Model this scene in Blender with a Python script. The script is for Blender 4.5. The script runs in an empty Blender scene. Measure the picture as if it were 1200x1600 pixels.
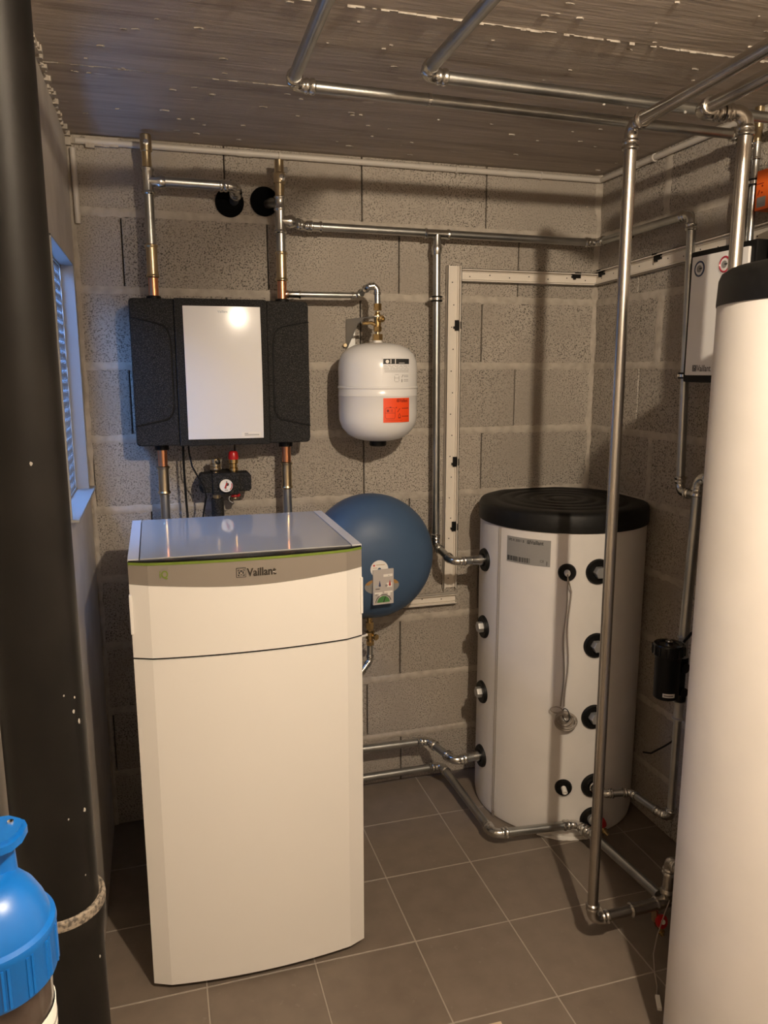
import bpy, bmesh, math, random
from mathutils import Vector, Matrix
random.seed(7)
SC = bpy.context.scene
COL = SC.collection
PI = math.pi

# ------------------------------------------------------------------ camera
cam_d = bpy.data.cameras.new('camera')
cam = bpy.data.objects.new('camera', cam_d)
COL.objects.link(cam)
SC.camera = cam
YAW, PITCH, ROLL, FPX = 0.2882, 0.1828, -0.0014, 1202.0
cam.matrix_world = (Matrix.Translation((0.080, -2.9156, 1.7407)) @ Matrix.Rotation(-YAW, 4, 'Z')
                    @ Matrix.Rotation(PI / 2 - PITCH, 4, 'X') @ Matrix.Rotation(ROLL, 4, 'Z'))
cam_d.sensor_fit = 'VERTICAL'
cam_d.sensor_height = 36.0
cam_d.lens = 36.0 * FPX / 1600.0
cam_d.clip_start = 0.02

# ------------------------------------------------------------------ world, lights, exposure
W = bpy.data.worlds.new('sky')
SC.world = W
W.use_nodes = True
bg = W.node_tree.nodes['Background']
bg.inputs['Color'].default_value = (0.17, 0.41, 1.0, 1)
bg.inputs['Strength'].default_value = 25.0


def area(name, loc, rot, sx, sy, power, color, portal=False):
    d = bpy.data.lights.new(name, 'AREA')
    d.shape = 'RECTANGLE'; d.size = sx; d.size_y = sy; d.energy = power; d.color = color
    if portal:
        d.cycles.is_portal = True
    o = bpy.data.objects.new(name, d); COL.objects.link(o)
    o.location = loc; o.rotation_euler = rot
    return o


# daylight portal just outside the barred window
area('window_portal', (-0.24, -0.40, 1.715), (0, -PI / 2, 0), 0.76, 0.62, 1.0, (1, 1, 1), True)
# the room's ceiling lamp (its globe), behind and above the picture
LAMP = Vector((0.75, -2.74, 2.44))
ld = bpy.data.lights.new('lamp_globe_light', 'POINT')
ld.energy = 150.0; ld.shadow_soft_size = 0.024; ld.color = (1.0, 0.83, 0.63)
lo = bpy.data.objects.new('lamp_globe_light', ld); COL.objects.link(lo); lo.location = LAMP

SC.view_settings.view_transform = 'Standard'
SC.view_settings.look = 'None'
SC.view_settings.exposure = 0.12
SC.view_settings.gamma = 1.0
SC.view_settings.use_curve_mapping = False

# ------------------------------------------------------------------ materials


def mat(name, col, rough=0.5, metal=0.0, spec=0.5, coat=0.0):
    m = bpy.data.materials.new(name); m.use_nodes = True
    b = m.node_tree.nodes['Principled BSDF']
    b.inputs['Base Color'].default_value = (*col, 1)
    b.inputs['Roughness'].default_value = rough
    b.inputs['Metallic'].default_value = metal
    b.inputs['Specular IOR Level'].default_value = spec
    b.inputs['Coat Weight'].default_value = coat
    return m


def add_noise(m, c2, scale, lo=0.4, hi=0.6, bump=0.0, bscale=None, stretch=(1, 1, 1), detail=4, rand=0.0, dist=0.002):
    """mix base colour with c2 by world-space noise, optional bump and per-piece tint"""
    nt = m.node_tree; N = nt.nodes; L = nt.links
    b = N['Principled BSDF']
    c1 = tuple(b.inputs['Base Color'].default_value)
    geo = N.new('ShaderNodeNewGeometry')
    mp = N.new('ShaderNodeMapping'); mp.inputs['Scale'].default_value = stretch
    L.new(geo.outputs['Position'], mp.inputs['Vector'])
    nz = N.new('ShaderNodeTexNoise'); nz.inputs['Scale'].default_value = scale; nz.inputs['Detail'].default_value = detail
    L.new(mp.outputs['Vector'], nz.inputs['Vector'])
    rp = N.new('ShaderNodeValToRGB')
    rp.color_ramp.elements[0].position = lo; rp.color_ramp.elements[0].color = c1
    rp.color_ramp.elements[1].position = hi; rp.color_ramp.elements[1].color = (*c2, 1)
    L.new(nz.outputs['Fac'], rp.inputs['Fac'])
    out = rp.outputs['Color']
    if rand:
        oi = N.new('ShaderNodeObjectInfo')
        mr = N.new('ShaderNodeMapRange'); mr.inputs['To Min'].default_value = 1 - rand; mr.inputs['To Max'].default_value = 1 + rand
        L.new(oi.outputs['Random'], mr.inputs['Value'])
        mx = N.new('ShaderNodeMix'); mx.data_type = 'RGBA'; mx.blend_type = 'MULTIPLY'; mx.inputs['Factor'].default_value = 1
        L.new(out, mx.inputs['A']); L.new(mr.outputs['Result'], mx.inputs['B'])
        out = mx.outputs['Result']
    L.new(out, b.inputs['Base Color'])
    if bump:
        bn = N.new('ShaderNodeTexNoise'); bn.inputs['Scale'].default_value = bscale or scale; bn.inputs['Detail'].default_value = 5
        L.new(mp.outputs['Vector'], bn.inputs['Vector'])
        bp = N.new('ShaderNodeBump'); bp.inputs['Strength'].default_value = bump; bp.inputs['Distance'].default_value = dist
        L.new(bn.outputs['Fac'], bp.inputs['Height']); L.new(bp.outputs['Normal'], b.inputs['Normal'])
    return m


def second_noise(m, c2, scale, lo, hi, stretch=(1, 1, 1), detail=5):
    """lay another noise-masked colour (stains) over whatever drives the base colour"""
    nt = m.node_tree; N = nt.nodes; L = nt.links
    b = N['Principled BSDF']
    src = b.inputs['Base Color'].links[0].from_socket
    geo = N.new('ShaderNodeNewGeometry'); mp = N.new('ShaderNodeMapping'); mp.inputs['Scale'].default_value = stretch
    L.new(geo.outputs['Position'], mp.inputs['Vector'])
    nz = N.new('ShaderNodeTexNoise'); nz.inputs['Scale'].default_value = scale; nz.inputs['Detail'].default_value = detail
    L.new(mp.outputs['Vector'], nz.inputs['Vector'])
    mr = N.new('ShaderNodeMapRange'); mr.inputs['From Min'].default_value = lo; mr.inputs['From Max'].default_value = hi
    L.new(nz.outputs['Fac'], mr.inputs['Value'])
    mx = N.new('ShaderNodeMix'); mx.data_type = 'RGBA'
    L.new(mr.outputs['Result'], mx.inputs['Factor']); L.new(src, mx.inputs['A']); mx.inputs['B'].default_value = (*c2, 1)
    L.new(mx.outputs['Result'], b.inputs['Base Color'])
    return m


M = {}
M['block'] = add_noise(mat('cinder_block', (0.43, 0.385, 0.33), 0.95, spec=0.2), (0.10, 0.088, 0.075), 190, 0.50, 0.64, 0.9, 200, rand=0.10, dist=0.004, detail=6)
second_noise(M['block'], (0.335, 0.295, 0.25), 3.5, 0.40, 0.72)
M['mortar'] = add_noise(mat('mortar', (0.46, 0.41, 0.35), 0.95, spec=0.2), (0.36, 0.32, 0.27), 30, 0.4, 0.7, 0.6, 90, dist=0.003)
M['dark_gap'] = mat('joint_shadow_mortar', (0.11, 0.10, 0.09), 1.0, spec=0.1)
M['plaster'] = add_noise(mat('grey_render', (0.52, 0.475, 0.42), 0.5, spec=0.5), (0.41, 0.37, 0.325), 6, 0.35, 0.7, 0.25, 40)
M['ceiling'] = add_noise(mat('board_marked_concrete', (0.50, 0.435, 0.37), 0.8, spec=0.25), (0.40, 0.345, 0.29), 22, 0.35, 0.7, 0.5, 45, stretch=(0.16, 1.6, 1), rand=0.06, dist=0.003)
second_noise(M['ceiling'], (0.30, 0.255, 0.21), 9, 0.5, 0.75, (0.22, 2.2, 1))
second_noise(M['ceiling'], (0.58, 0.52, 0.45), 26, 0.70, 0.76, (0.45, 1.8, 1), 2)
M['ridge'] = add_noise(mat('pale_concrete_ridge', (0.36, 0.325, 0.28), 0.9, spec=0.2), (0.22, 0.19, 0.16), 40, 0.45, 0.6)
M['tile'] = add_noise(mat('brown_grey_tile', (0.185, 0.150, 0.119), 0.42, spec=0.4), (0.155, 0.125, 0.099), 14, 0.35, 0.7, 0.12, 120, rand=0.05, dist=0.001)
second_noise(M['tile'], (0.22, 0.19, 0.16), 38, 0.64, 0.80)
M['grout'] = mat('grey_grout', (0.36, 0.32, 0.27), 0.9, spec=0.2)
M['white_paint'] = mat('white_powder_coat', (0.80, 0.775, 0.74), 0.38)
M['white_gloss'] = mat('glossy_white_panel', (0.76, 0.745, 0.73), 0.15, spec=0.22)
M['vessel_white'] = mat('white_enamel', (0.80, 0.79, 0.785), 0.22, coat=0.4)
M['band'] = mat('taupe_grey_band', (0.245, 0.215, 0.185), 0.35, spec=0.5)
M['green'] = mat('lime_green_strip', (0.155, 0.225, 0.03), 0.4)
M['glass_top'] = mat('grey_glass_top', (0.40, 0.40, 0.40), 0.07, spec=0.5, coat=0.3)
M['rail'] = mat('pale_top_rail', (0.60, 0.60, 0.61), 0.2)
M['epp'] = add_noise(mat('black_foam', (0.010, 0.0095, 0.009), 0.8, spec=0.25), (0.060, 0.056, 0.052), 330, 0.48, 0.70, 0.8, 260, detail=2)
M['epp_groove'] = mat('foam_groove', (0.006, 0.006, 0.006), 0.9)
M['black'] = mat('black_plastic', (0.005, 0.0048, 0.0045), 0.5, spec=0.22)
M['black_gloss'] = mat('black_shiny_plastic', (0.006, 0.0058, 0.0055), 0.25, spec=0.35)
M['lid'] = add_noise(mat('black_lid_plastic', (0.006, 0.0058, 0.0055), 0.5, spec=0.25), (0.010, 0.0095, 0.009), 60, 0.4, 0.7)
M['steel'] = add_noise(mat('galvanised_steel', (0.50, 0.505, 0.49), 0.33, 1.0), (0.36, 0.365, 0.355), 12, 0.35, 0.75, 0.05, 60, detail=3)
M['steel_warm'] = add_noise(mat('dull_steel_pipe', (0.50, 0.47, 0.43), 0.27, 1.0), (0.33, 0.30, 0.27), 9, 0.4, 0.75, 0.05, 50, stretch=(1, 1, 0.25))
M['fitting'] = mat('bright_press_fitting', (0.60, 0.59, 0.56), 0.22, 1.0)
M['brass'] = mat('brass', (0.62, 0.44, 0.20), 0.24, 1.0)
M['pale_brass'] = mat('pale_brass', (0.58, 0.47, 0.30), 0.28, 1.0)
M['copper'] = mat('copper', (0.70, 0.32, 0.17), 0.28, 1.0)
M['chrome'] = mat('chrome', (0.75, 0.74, 0.72), 0.12, 1.0)
M['zinc'] = mat('zinc_sheet', (0.46, 0.455, 0.44), 0.42, 0.65)
M['mesh'] = mat('galvanised_mesh', (0.22, 0.23, 0.24), 0.5, 0.2)
M['tank'] = add_noise(mat('white_foil_jacket', (0.70, 0.665, 0.63), 0.5, spec=0.3), (0.665, 0.632, 0.598), 8, 0.4, 0.7, 0.10, 14, dist=0.004)
M['blue_vessel'] = mat('steel_blue_paint', (0.050, 0.092, 0.165), 0.48, spec=0.4)
M['trunk'] = mat('cream_pvc', (0.74, 0.68, 0.60), 0.4)
M['conduit'] = mat('grey_white_conduit', (0.52, 0.48, 0.43), 0.45)
M['orange_label'] = mat('orange_red_sticker', (0.86, 0.075, 0.012), 0.5)
M['orange_box'] = mat('orange_plastic', (0.80, 0.13, 0.014), 0.4)
M['red'] = mat('red_plastic', (0.45, 0.012, 0.014), 0.3)
M['paper'] = mat('white_sticker', (0.80, 0.77, 0.72), 0.5)
M['ink'] = mat('black_ink', (0.02, 0.02, 0.02), 0.6)
M['ink_grey'] = mat('grey_ink', (0.26, 0.25, 0.24), 0.6)
M['ink_red'] = mat('dark_red_ink', (0.22, 0.012, 0.006), 0.6)
M['faint_ink'] = mat('pale_blue_grey_ink', (0.40, 0.44, 0.48), 0.5)
M['plate'] = mat('silver_rating_plate', (0.27, 0.262, 0.25), 0.4)
M['sticker_green'] = mat('green_ink', (0.06, 0.20, 0.05), 0.6)
M['sticker_blue'] = mat('blue_ink', (0.05, 0.07, 0.16), 0.6)
M['sticker_red'] = mat('red_ink', (0.50, 0.03, 0.03), 0.6)
M['sticker_ochre'] = mat('ochre_ink', (0.40, 0.22, 0.07), 0.6)
M['card'] = mat('grey_plastic_card_holder', (0.50, 0.46, 0.44), 0.25)
M['cable_white'] = mat('grey_white_cable', (0.30, 0.26, 0.22), 0.5)
M['drain_pipe'] = add_noise(mat('dark_drain_pipe', (0.0055, 0.005, 0.0045), 0.45, spec=0.24), (0.009, 0.008, 0.007), 9, 0.4, 0.7, 0.05, 30)
M['gasket'] = add_noise(mat('worn_grey_gasket', (0.25, 0.21, 0.165), 0.7), (0.07, 0.06, 0.05), 160, 0.45, 0.6, 0.4, 160)
M['blue_lid'] = mat('bright_blue_plastic', (0.002, 0.105, 0.40), 0.36, spec=0.5)
M['bottle_fill'] = add_noise(mat('brown_powder', (0.085, 0.062, 0.052), 0.8), (0.13, 0.10, 0.085), 60, 0.4, 0.65)
M['bark'] = mat('pale_board', (0.62, 0.50, 0.36), 0.7)
M['grey_plastic'] = mat('grey_plastic', (0.42, 0.41, 0.39), 0.45)
M['dial_blue'] = mat('dial_blue', (0.03, 0.05, 0.11), 0.3)
M['dial_red'] = mat('dial_red', (0.40, 0.02, 0.05), 0.3)
M['dark_chrome'] = mat('dark_chrome', (0.10, 0.09, 0.08), 0.25, 0.8)
M['sleeve'] = mat('matt_black_foam_sleeve', (0.003, 0.003, 0.0032), 0.9, spec=0.05)
M['drip'] = mat('white_paint_drop', (0.34, 0.32, 0.29), 0.7)
M['frame_paint'] = mat('grey_painted_frame', (0.30, 0.30, 0.30), 0.45)
m = mat('clear_plastic', (0.95, 0.94, 0.93), 0.03)
m.node_tree.nodes['Principled BSDF'].inputs['Transmission Weight'].default_value = 1.0
m.node_tree.nodes['Principled BSDF'].inputs['IOR'].default_value = 1.2
M['clear'] = m
m = mat('lamp_opal', (0.8, 0.78, 0.72), 0.4)
M['opal'] = m

# ------------------------------------------------------------------ helpers
ORG = {}


def thing(name, label, cat, loc=(0, 0, 0), group=None):
    o = bpy.data.objects.new(name, None); COL.objects.link(o)
    o.empty_display_size = 0.05
    o.location = loc; o['label'] = label; o['category'] = cat
    if group: o['group'] = group
    ORG[o.name] = Vector(loc)
    return o


def obj(name, bm, material, parent=None, smooth=True, kind=None, label=None, loc=None, angle=42):
    base = ORG[parent.name] if parent is not None else Vector(loc or (0, 0, 0))
    bmesh.ops.recalc_face_normals(bm, faces=bm.faces)
    me = bpy.data.meshes.new(name)
    for v in bm.verts: v.co -= base
    bm.to_mesh(me); bm.free()
    if smooth:
        me.shade_smooth() if hasattr(me, 'shade_smooth') else None
        me.set_sharp_from_angle(angle=math.radians(angle))
    else:
        for p in me.polygons: p.use_smooth = False
    me.materials.append(M[material])
    o = bpy.data.objects.new(name, me); COL.objects.link(o)
    if smooth and len(me.vertices) < 500:
        wn = o.modifiers.new('weighted_normal', 'WEIGHTED_NORMAL'); wn.keep_sharp = True
    if parent is not None: o.parent = parent
    else: o.location = base
    ORG[o.name] = base
    if kind: o['kind'] = kind
    if label: o['label'] = label
    return o


def tag(o, label, cat, group=None):
    o['label'] = label; o['category'] = cat
    if group: o['group'] = group
    return o


def bx(x0, x1, y0, y1, z0, z1, bev=0.0, seg=2, bm=None):
    t = bmesh.new()
    bmesh.ops.create_cube(t, size=1)
    for v in t.verts:
        v.co = Vector(((x0 + x1) / 2 + v.co.x * (x1 - x0), (y0 + y1) / 2 + v.co.y * (y1 - y0), (z0 + z1) / 2 + v.co.z * (z1 - z0)))
    if bev: bmesh.ops.bevel(t, geom=t.edges[:], offset=bev, segments=seg, affect='EDGES', profile=0.6)
    return join(bm, t)


def join(bm, t):
    if bm is None: return t
    off = {}
    for v in t.verts: off[v] = bm.verts.new(v.co)
    for f in t.faces:
        try: bm.faces.new([off[v] for v in f.verts])
        except ValueError: pass
    t.free()
    return bm


def tube(pts, radii, seg=14, bm=None, caps=True):
    bm = bm or bmesh.new()
    pts = [Vector(p) for p in pts]
    if not isinstance(radii, (list, tuple)): radii = [radii] * len(pts)
    n = len(pts)
    T = []
    for i in range(n):
        a = pts[min(i + 1, n - 1)] - pts[max(i - 1, 0)]
        if a.length < 1e-9: a = T[-1] if T else Vector((0, 0, 1))
        T.append(a.normalized())
    up = Vector((0, 0, 1)) if abs(T[0].z) < 0.9 else Vector((1, 0, 0))
    u = T[0].cross(up).normalized()
    rings = []
    for i in range(n):
        if i: u = (u - T[i] * u.dot(T[i])).normalized()
        v = T[i].cross(u)
        rings.append([bm.verts.new(pts[i] + (u * math.cos(2 * PI * k / seg) + v * math.sin(2 * PI * k / seg)) * radii[i]) for k in range(seg)])
    for i in range(n - 1):
        for k in range(seg):
            bm.faces.new((rings[i][k], rings[i][(k + 1) % seg], rings[i + 1][(k + 1) % seg], rings[i + 1][k]))
    if caps:
        bm.faces.new(rings[0][::-1]); bm.faces.new(rings[-1])
    return bm


def lathe(profile, c=(0, 0, 0), axis=(0, 0, 1), seg=40, bm=None):
    """revolve (radius, along-axis) pairs about an axis through c"""
    bm = bm or bmesh.new()
    c = Vector(c); a = Vector(axis).normalized()
    u = a.cross(Vector((0, 1, 0)) if abs(a.y) < 0.9 else Vector((1, 0, 0))).normalized(); v = a.cross(u)
    rings = []
    for r, h in profile:
        p = c + a * h
        if r < 1e-6: rings.append([bm.verts.new(p)])
        else: rings.append([bm.verts.new(p + (u * math.cos(2 * PI * k / seg) + v * math.sin(2 * PI * k / seg)) * r) for k in range(seg)])
    for A, B in zip(rings, rings[1:]):
        if len(A) == 1 and len(B) == 1: continue
        for k in range(seg):
            q = [A[k % len(A)], A[(k + 1) % len(A)], B[(k + 1) % len(B)], B[k % len(B)]]
            q2 = []
            for w in q:
                if w not in q2: q2.append(w)
            if len(q2) > 2: bm.faces.new(q2)
    for R in (rings[0], rings[-1]):
        if len(R) > 1: bm.faces.new(R)
    return bm


def extrude_poly(pts, d, bm=None, bev=0.0):
    """closed outline (3-D points) pushed along vector d"""
    t = bmesh.new()
    d = Vector(d)
    A = [t.verts.new(Vector(p)) for p in pts]; B = [t.verts.new(Vector(p) + d) for p in pts]
    n = len(A)
    t.faces.new(A[::-1]); t.faces.new(B)
    for i in range(n): t.faces.new((A[i], A[(i + 1) % n], B[(i + 1) % n], B[i]))
    if bev:
        bmesh.ops.recalc_face_normals(t, faces=t.faces)
        bmesh.ops.bevel(t, geom=[e for e in t.edges if all(v in B for v in e.verts)], offset=bev, segments=2, affect='EDGES')
    return join(bm, t)


def hexbar(p, d, r, bm=None):
    p = Vector(p); d = Vector(d)
    return tube([p, p + d * 0.92, p + d], [r, r, r * 0.9], 6, bm)


# maps (u right, v up, w out of the surface) -> world
def on_front(x0, y, z0): return lambda u, v, w: Vector((x0 + u, y - w, z0 + v))
def on_cyl(c, r, th, z0):
    def f(u, v, w):
        t = math.radians(th) + u / r
        return Vector((c[0] + (r + w) * math.cos(t), c[1] + (r + w) * math.sin(t), z0 + v))
    return f
def on_right(x, y0, z0): return lambda u, v, w: Vector((x - w, y0 - u, z0 + v))


def patch(f, u0, u1, v0, v1, w=0.0008, nu=1, nv=1, bm=None, th=0.0006):
    bm = bm or bmesh.new()
    g = []
    for k in (w, w - th):
        g.append([[bm.verts.new(f(u0 + (u1 - u0) * i / nu, v0 + (v1 - v0) * j / nv, k)) for i in range(nu + 1)] for j in range(nv + 1)])
    for j in range(nv):
        for i in range(nu):
            bm.faces.new((g[0][j][i], g[0][j][i + 1], g[0][j + 1][i + 1], g[0][j + 1][i]))
    rim = [(0, i) for i in range(nu)] + [(j, nu) for j in range(nv)] + [(nv, i) for i in range(nu, 0, -1)] + [(j, 0) for j in range(nv, 0, -1)]
    for a, b in zip(rim, rim[1:] + rim[:1]):
        bm.faces.new((g[0][a[0]][a[1]], g[1][a[0]][a[1]], g[1][b[0]][b[1]], g[0][b[0]][b[1]]))
    return bm


def disc(f, u, v, r, w=0.001, n=20, bm=None, a0=0.0, a1=2 * PI, r0=0.0, th=0.0006):
    bm = bm or bmesh.new()
    full = abs(a1 - a0 - 2 * PI) < 1e-6
    k = n if full else n + 1
    ang = [a0 + (a1 - a0) * i / n for i in range(k)]
    o = [bm.verts.new(f(u + r * math.cos(t), v + r * math.sin(t), w)) for t in ang]
    ol = [bm.verts.new(f(u + r * math.cos(t), v + r * math.sin(t), w - th)) for t in ang]
    if r0: i_ = [bm.verts.new(f(u + r0 * math.cos(t), v + r0 * math.sin(t), w)) for t in ang]
    else: cv = bm.verts.new(f(u, v, w))
    for j in range(n):
        a, b = j, (j + 1) % k
        if r0: bm.faces.new((o[a], o[b], i_[b], i_[a]))
        else: bm.faces.new((o[a], o[b], cv))
        bm.faces.new((o[a], ol[a], ol[b], o[b]))
    return bm


def letters(parent, s, size, f, material, w=0.001, bold=0.0, align='LEFT', name='lettering', sx=1.0):
    cu = bpy.data.curves.new('text', 'FONT'); cu.body = s; cu.size = size; cu.align_x = align
    cu.offset = bold * size; cu.resolution_u = 3
    to = bpy.data.objects.new('text', cu)
    me = bpy.data.meshes.new_from_object(to)
    bm = bmesh.new(); bm.from_mesh(me)
    bmesh.ops.triangulate(bm, faces=bm.faces[:])
    for v in bm.verts: v.co = f(v.co.x * sx, v.co.y, w)
    bpy.data.objects.remove(to); bpy.data.curves.remove(cu); bpy.data.meshes.remove(me)
    me = None
    base = ORG[parent.name]
    mesh = bpy.data.meshes.new(name)
    for v in bm.verts: v.co -= base
    bm.to_mesh(mesh); bm.free(); mesh.materials.append(M[material])
    o = bpy.data.objects.new(name, mesh); COL.objects.link(o); o.parent = parent; ORG[o.name] = base
    return o


def emblem(parent, f, u, v, s, material, w=0.001):
    """rounded square badge holding a hare with raised ears in an oval"""
    b = bmesh.new()
    h = s / 2
    for (a0, a1, b0, b1) in ((-h, h, h * .80, h), (-h, h, -h, -h * .80), (-h, -h * .80, -h, h), (h * .80, h, -h, h)):
        patch(f, u + a0, u + a1, v + b0, v + b1, w, bm=b)
    disc(f, u, v, h * .78, w, 18, b, r0=h * .62)
    disc(f, u, v - h * .12, h * .26, w, 10, b)
    for sg in (-1, 1):
        g = lambda p, q, k, sg=sg: f(u + sg * (h * .18 + q * .42) + p, v + h * .02 + q, k)
        patch(g, -h * .08, h * .08, 0, h * .52, w, bm=b)
        g2 = lambda p, q, k, sg=sg: f(u + sg * (h * .20 + q * .3) + p, v - h * .58 + q, k)
        patch(g2, -h * .09, h * .09, 0, h * .35, w, bm=b)
    return obj('emblem', b, material, parent, smooth=False)


def ring_profile(r, L, base=1.12, lip=1.36):
    """press-fitting sleeve profile: (radius, along) with a bulge at each end"""
    e = min(0.35 * L, r * 0.9)
    return [(r * base, 0), (r * lip, e * .25), (r * lip, e * .55), (r * base, e * .85), (r * base, L - e * .85), (r * lip, L - e * .55), (r * lip, L - e * .25), (r * base, L)]


def coupling(parent, p, d, L, r, material='fitting', name='coupling', base=1.12, lip=1.36):
    return obj(name, lathe(ring_profile(r, L, base, lip), p, d, 16), material, parent)


def elbow_bm(P, a, b, r, R=None, collar=None, bm=None):
    P = Vector(P); a = Vector(a).normalized(); b = Vector(b).normalized()
    ang = a.angle(b)
    R = R or r * 1.9
    t = R * math.tan(ang / 2); c = collar or r * 1.8
    s = P - a * t; e = P + b * t
    nrm = (b - a * a.dot(b)).normalized(); ctr = s + nrm * R
    pts, rad = [], []
    for k, q in ((1.0, 1.1), (.88, 1.34), (.66, 1.34), (.5, 1.12), (.36, 1.28), (.2, 1.28), (0.05, 1.1)):
        pts.append(s - a * c * k); rad.append(r * q)
    n = 8
    for i in range(n + 1):
        th = ang * i / n
        pts.append(ctr - nrm * R * math.cos(th) + a * R * math.sin(th)); rad.append(r * 1.1)
    for k, q in ((.05, 1.1), (.2, 1.28), (.36, 1.28), (.5, 1.12), (.66, 1.34), (.88, 1.34), (1.0, 1.1)):
        pts.append(e + b * c * k); rad.append(r * q)
    return tube(pts, rad, 16, bm), t + c


def run(parent, pts, r, mp='steel', mf='fitting', R=None, collar=None):
    """pipe run: one 'pipe' mesh per straight, one 'elbow' mesh per corner"""
    pts = [Vector(p) for p in pts]
    trim = [0.0] * len(pts)
    for i in range(1, len(pts) - 1):
        a = pts[i] - pts[i - 1]; b = pts[i + 1] - pts[i]
        bm, tr = elbow_bm(pts[i], a, b, r, R, collar)
        obj('elbow', bm, mf, parent)
        trim[i] = tr - r * .6
    for i in range(len(pts) - 1):
        d = (pts[i + 1] - pts[i]); L = d.length; d.normalize()
        if L - trim[i] - trim[i + 1] > 0.004:
            obj('pipe', tube([pts[i] + d * trim[i], pts[i + 1] - d * trim[i + 1]], r, 18), mp, parent)


def tee(parent, P, d, b, r, L=0.08, Lb=0.05, material='fitting', rb=None):
    P = Vector(P); d = Vector(d).normalized(); b = Vector(b).normalized()
    bm = lathe(ring_profile(r, L), P - d * L / 2, d, 16)
    rb = rb or r
    lathe([(rb * 1.12, 0), (rb * 1.12, Lb * .5), (rb * 1.36, Lb * .62), (rb * 1.36, Lb * .8), (rb * 1.12, Lb)], P, b, 16, bm)
    return obj('tee', bm, material, parent)


def clamp(parent, P, axis, r, out, wall=0.0):
    """rubber lined pipe clamp with a stud to the wall and two bolts"""
    P = Vector(P); a = Vector(axis).normalized(); o = Vector(out).normalized(); s = a.cross(o)
    bm = lathe([(r * 1.02, -.010), (r * 1.5, -.010), (r * 1.5, -.005), (r * 1.35, -.004), (r * 1.35, .004), (r * 1.5, .005), (r * 1.5, .010), (r * 1.02, .010)], P, a, 20)
    c = obj('clamp', bm, 'black', parent)
    b2 = lathe([(r * 1.40, -.0045), (r * 1.46, -.0045), (r * 1.46, .0045), (r * 1.40, .0045)], P, a, 20)
    for sg in (-1, 1):
        tube([P + s * sg * r * 1.7 - o * .008, P + s * sg * r * 1.7 + o * .008], .005, 8, b2)
    if wall: tube([P + o * r * 1.4, P + o * wall], .004, 8, b2)
    obj('clamp_bolt', b2, 'chrome', c)


# ------------------------------------------------------------------ the setting
XL, XR, H, YB = -0.153, 1.866, 2.512, -4.0
ZAB, CH = 2.2695, 0.257


def struct(name, bm, material, smooth=False, parent=None, kind='structure'):
    o = obj(name, bm, material, parent, smooth)
    if parent is None: o['kind'] = kind
    return o


# unseen dark wall added outside the window so only steep skylight enters
M['blocker'] = add_noise(mat('dark_sky_blocker', (0.10, 0.095, 0.085), 0.9), (0.06, 0.057, 0.05), 8, .4, .6)
struct('wall_sky_blocker', bx(-.90, -.75, -2.5, 1.0, -.2, 2.36), 'blocker')
floor = struct('floor', bx(XL - .3, XR + .3, YB - .2, .3, -.12, -.0012), 'grout')
T, TX, TY = 0.3158, 0.7696, -0.2969
tile_me = {}
for i in range(-3, 5):
    for j in range(-1, 12):
        x0 = max(TX + i * T + .0018, XL); x1 = min(TX + (i + 1) * T - .0018, XR)
        y1 = min(TY - j * T - .0018, -.001); y0 = max(TY - (j + 1) * T + .0018, YB)
        if x1 - x0 < .01 or y1 - y0 < .01: continue
        k = (round(x1 - x0, 4), round(y1 - y0, 4))
        if k not in tile_me:
            o = obj('tile', bx(0, k[0], 0, k[1], -.008, 0, .0012, 1), 'tile', None, smooth=False)
            o.parent = floor; tile_me[k] = o.data
        else:
            o = bpy.data.objects.new('tile', tile_me[k]); COL.objects.link(o); o.parent = floor
        o.location = (x0, y0, random.uniform(-.0004, .0002))

ceil = struct('ceiling', bx(XL - .3, XR + .3, YB - .2, .3, H + .002, H + .15), 'ceiling')
edges = [0.3, -0.64, -1.155, -1.67, -2.19, -2.71, -3.23, -3.75, YB]
for a, b in zip(edges, edges[1:]):
    dz = random.uniform(0, .0035)
    obj('panel', bx(XL - .1, XR + .1, b + .0012, a - .0012, H - dz, H + .004), 'ceiling', ceil, smooth=False)
# ragged concrete fins left along the board joints
for yy, hgt, den in ((-1.155, .006, 1.0), (-0.64, .003, .45)):
    bm = bmesh.new(); x = XL
    while x < XR:
        L = random.uniform(.008, .030)
        if math.sin(x * 9 + yy * 5) + random.uniform(-1, 1) > 1.0 - 1.9 * den:
            h = hgt * random.uniform(.25, 1.0); w0 = random.uniform(.0006, .0026); o = random.uniform(-.0015, .0015)
            extrude_poly([(x, yy + o - w0 * .5, H - .003), (x + L, yy + o - w0, H - .003), (x + L * 1.1, yy + o + w0, H - .003), (x + L * .3, yy + o + w0 * 1.3, H - .003)], (0, 0, -h), bm)
        x += L
    obj('ridge', bm, 'ridge', ceil, smooth=False, kind='stuff')
bm = bmesh.new()
for k in range(150):
    x, y = random.uniform(XL + .05, XR - .05), random.uniform(-1.9, -.08)
    s = random.uniform(.0025, .008)
    extrude_poly([(x + s * 1.6 * math.cos(t) * random.uniform(.5, 1.2), y + .6 * s * math.sin(t) * random.uniform(.5, 1.2), H - .002) for t in (0, 1, 2.1, 3.1, 4.2, 5.2)], (0, 0, -random.uniform(.002, .005)), bm)
obj('concrete_nib', bm, 'ridge', ceil, smooth=False, kind='stuff')
for (x, y, s) in ((0.12, -1.22, .045), (0.21, -1.17, .032)):
    pts = [(x + s * math.cos(t) * random.uniform(.8, 1.2), y + .55 * s * math.sin(t) * random.uniform(.8, 1.2), H - .0036) for t in [2 * PI * i / 12 for i in range(12)]]
    obj('plaster_dab', extrude_poly(pts, (0, 0, -.002)), 'conduit', ceil, smooth=False)

# ---- block walls: every block a piece, mortar beds between courses
BL = 0.5


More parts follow.
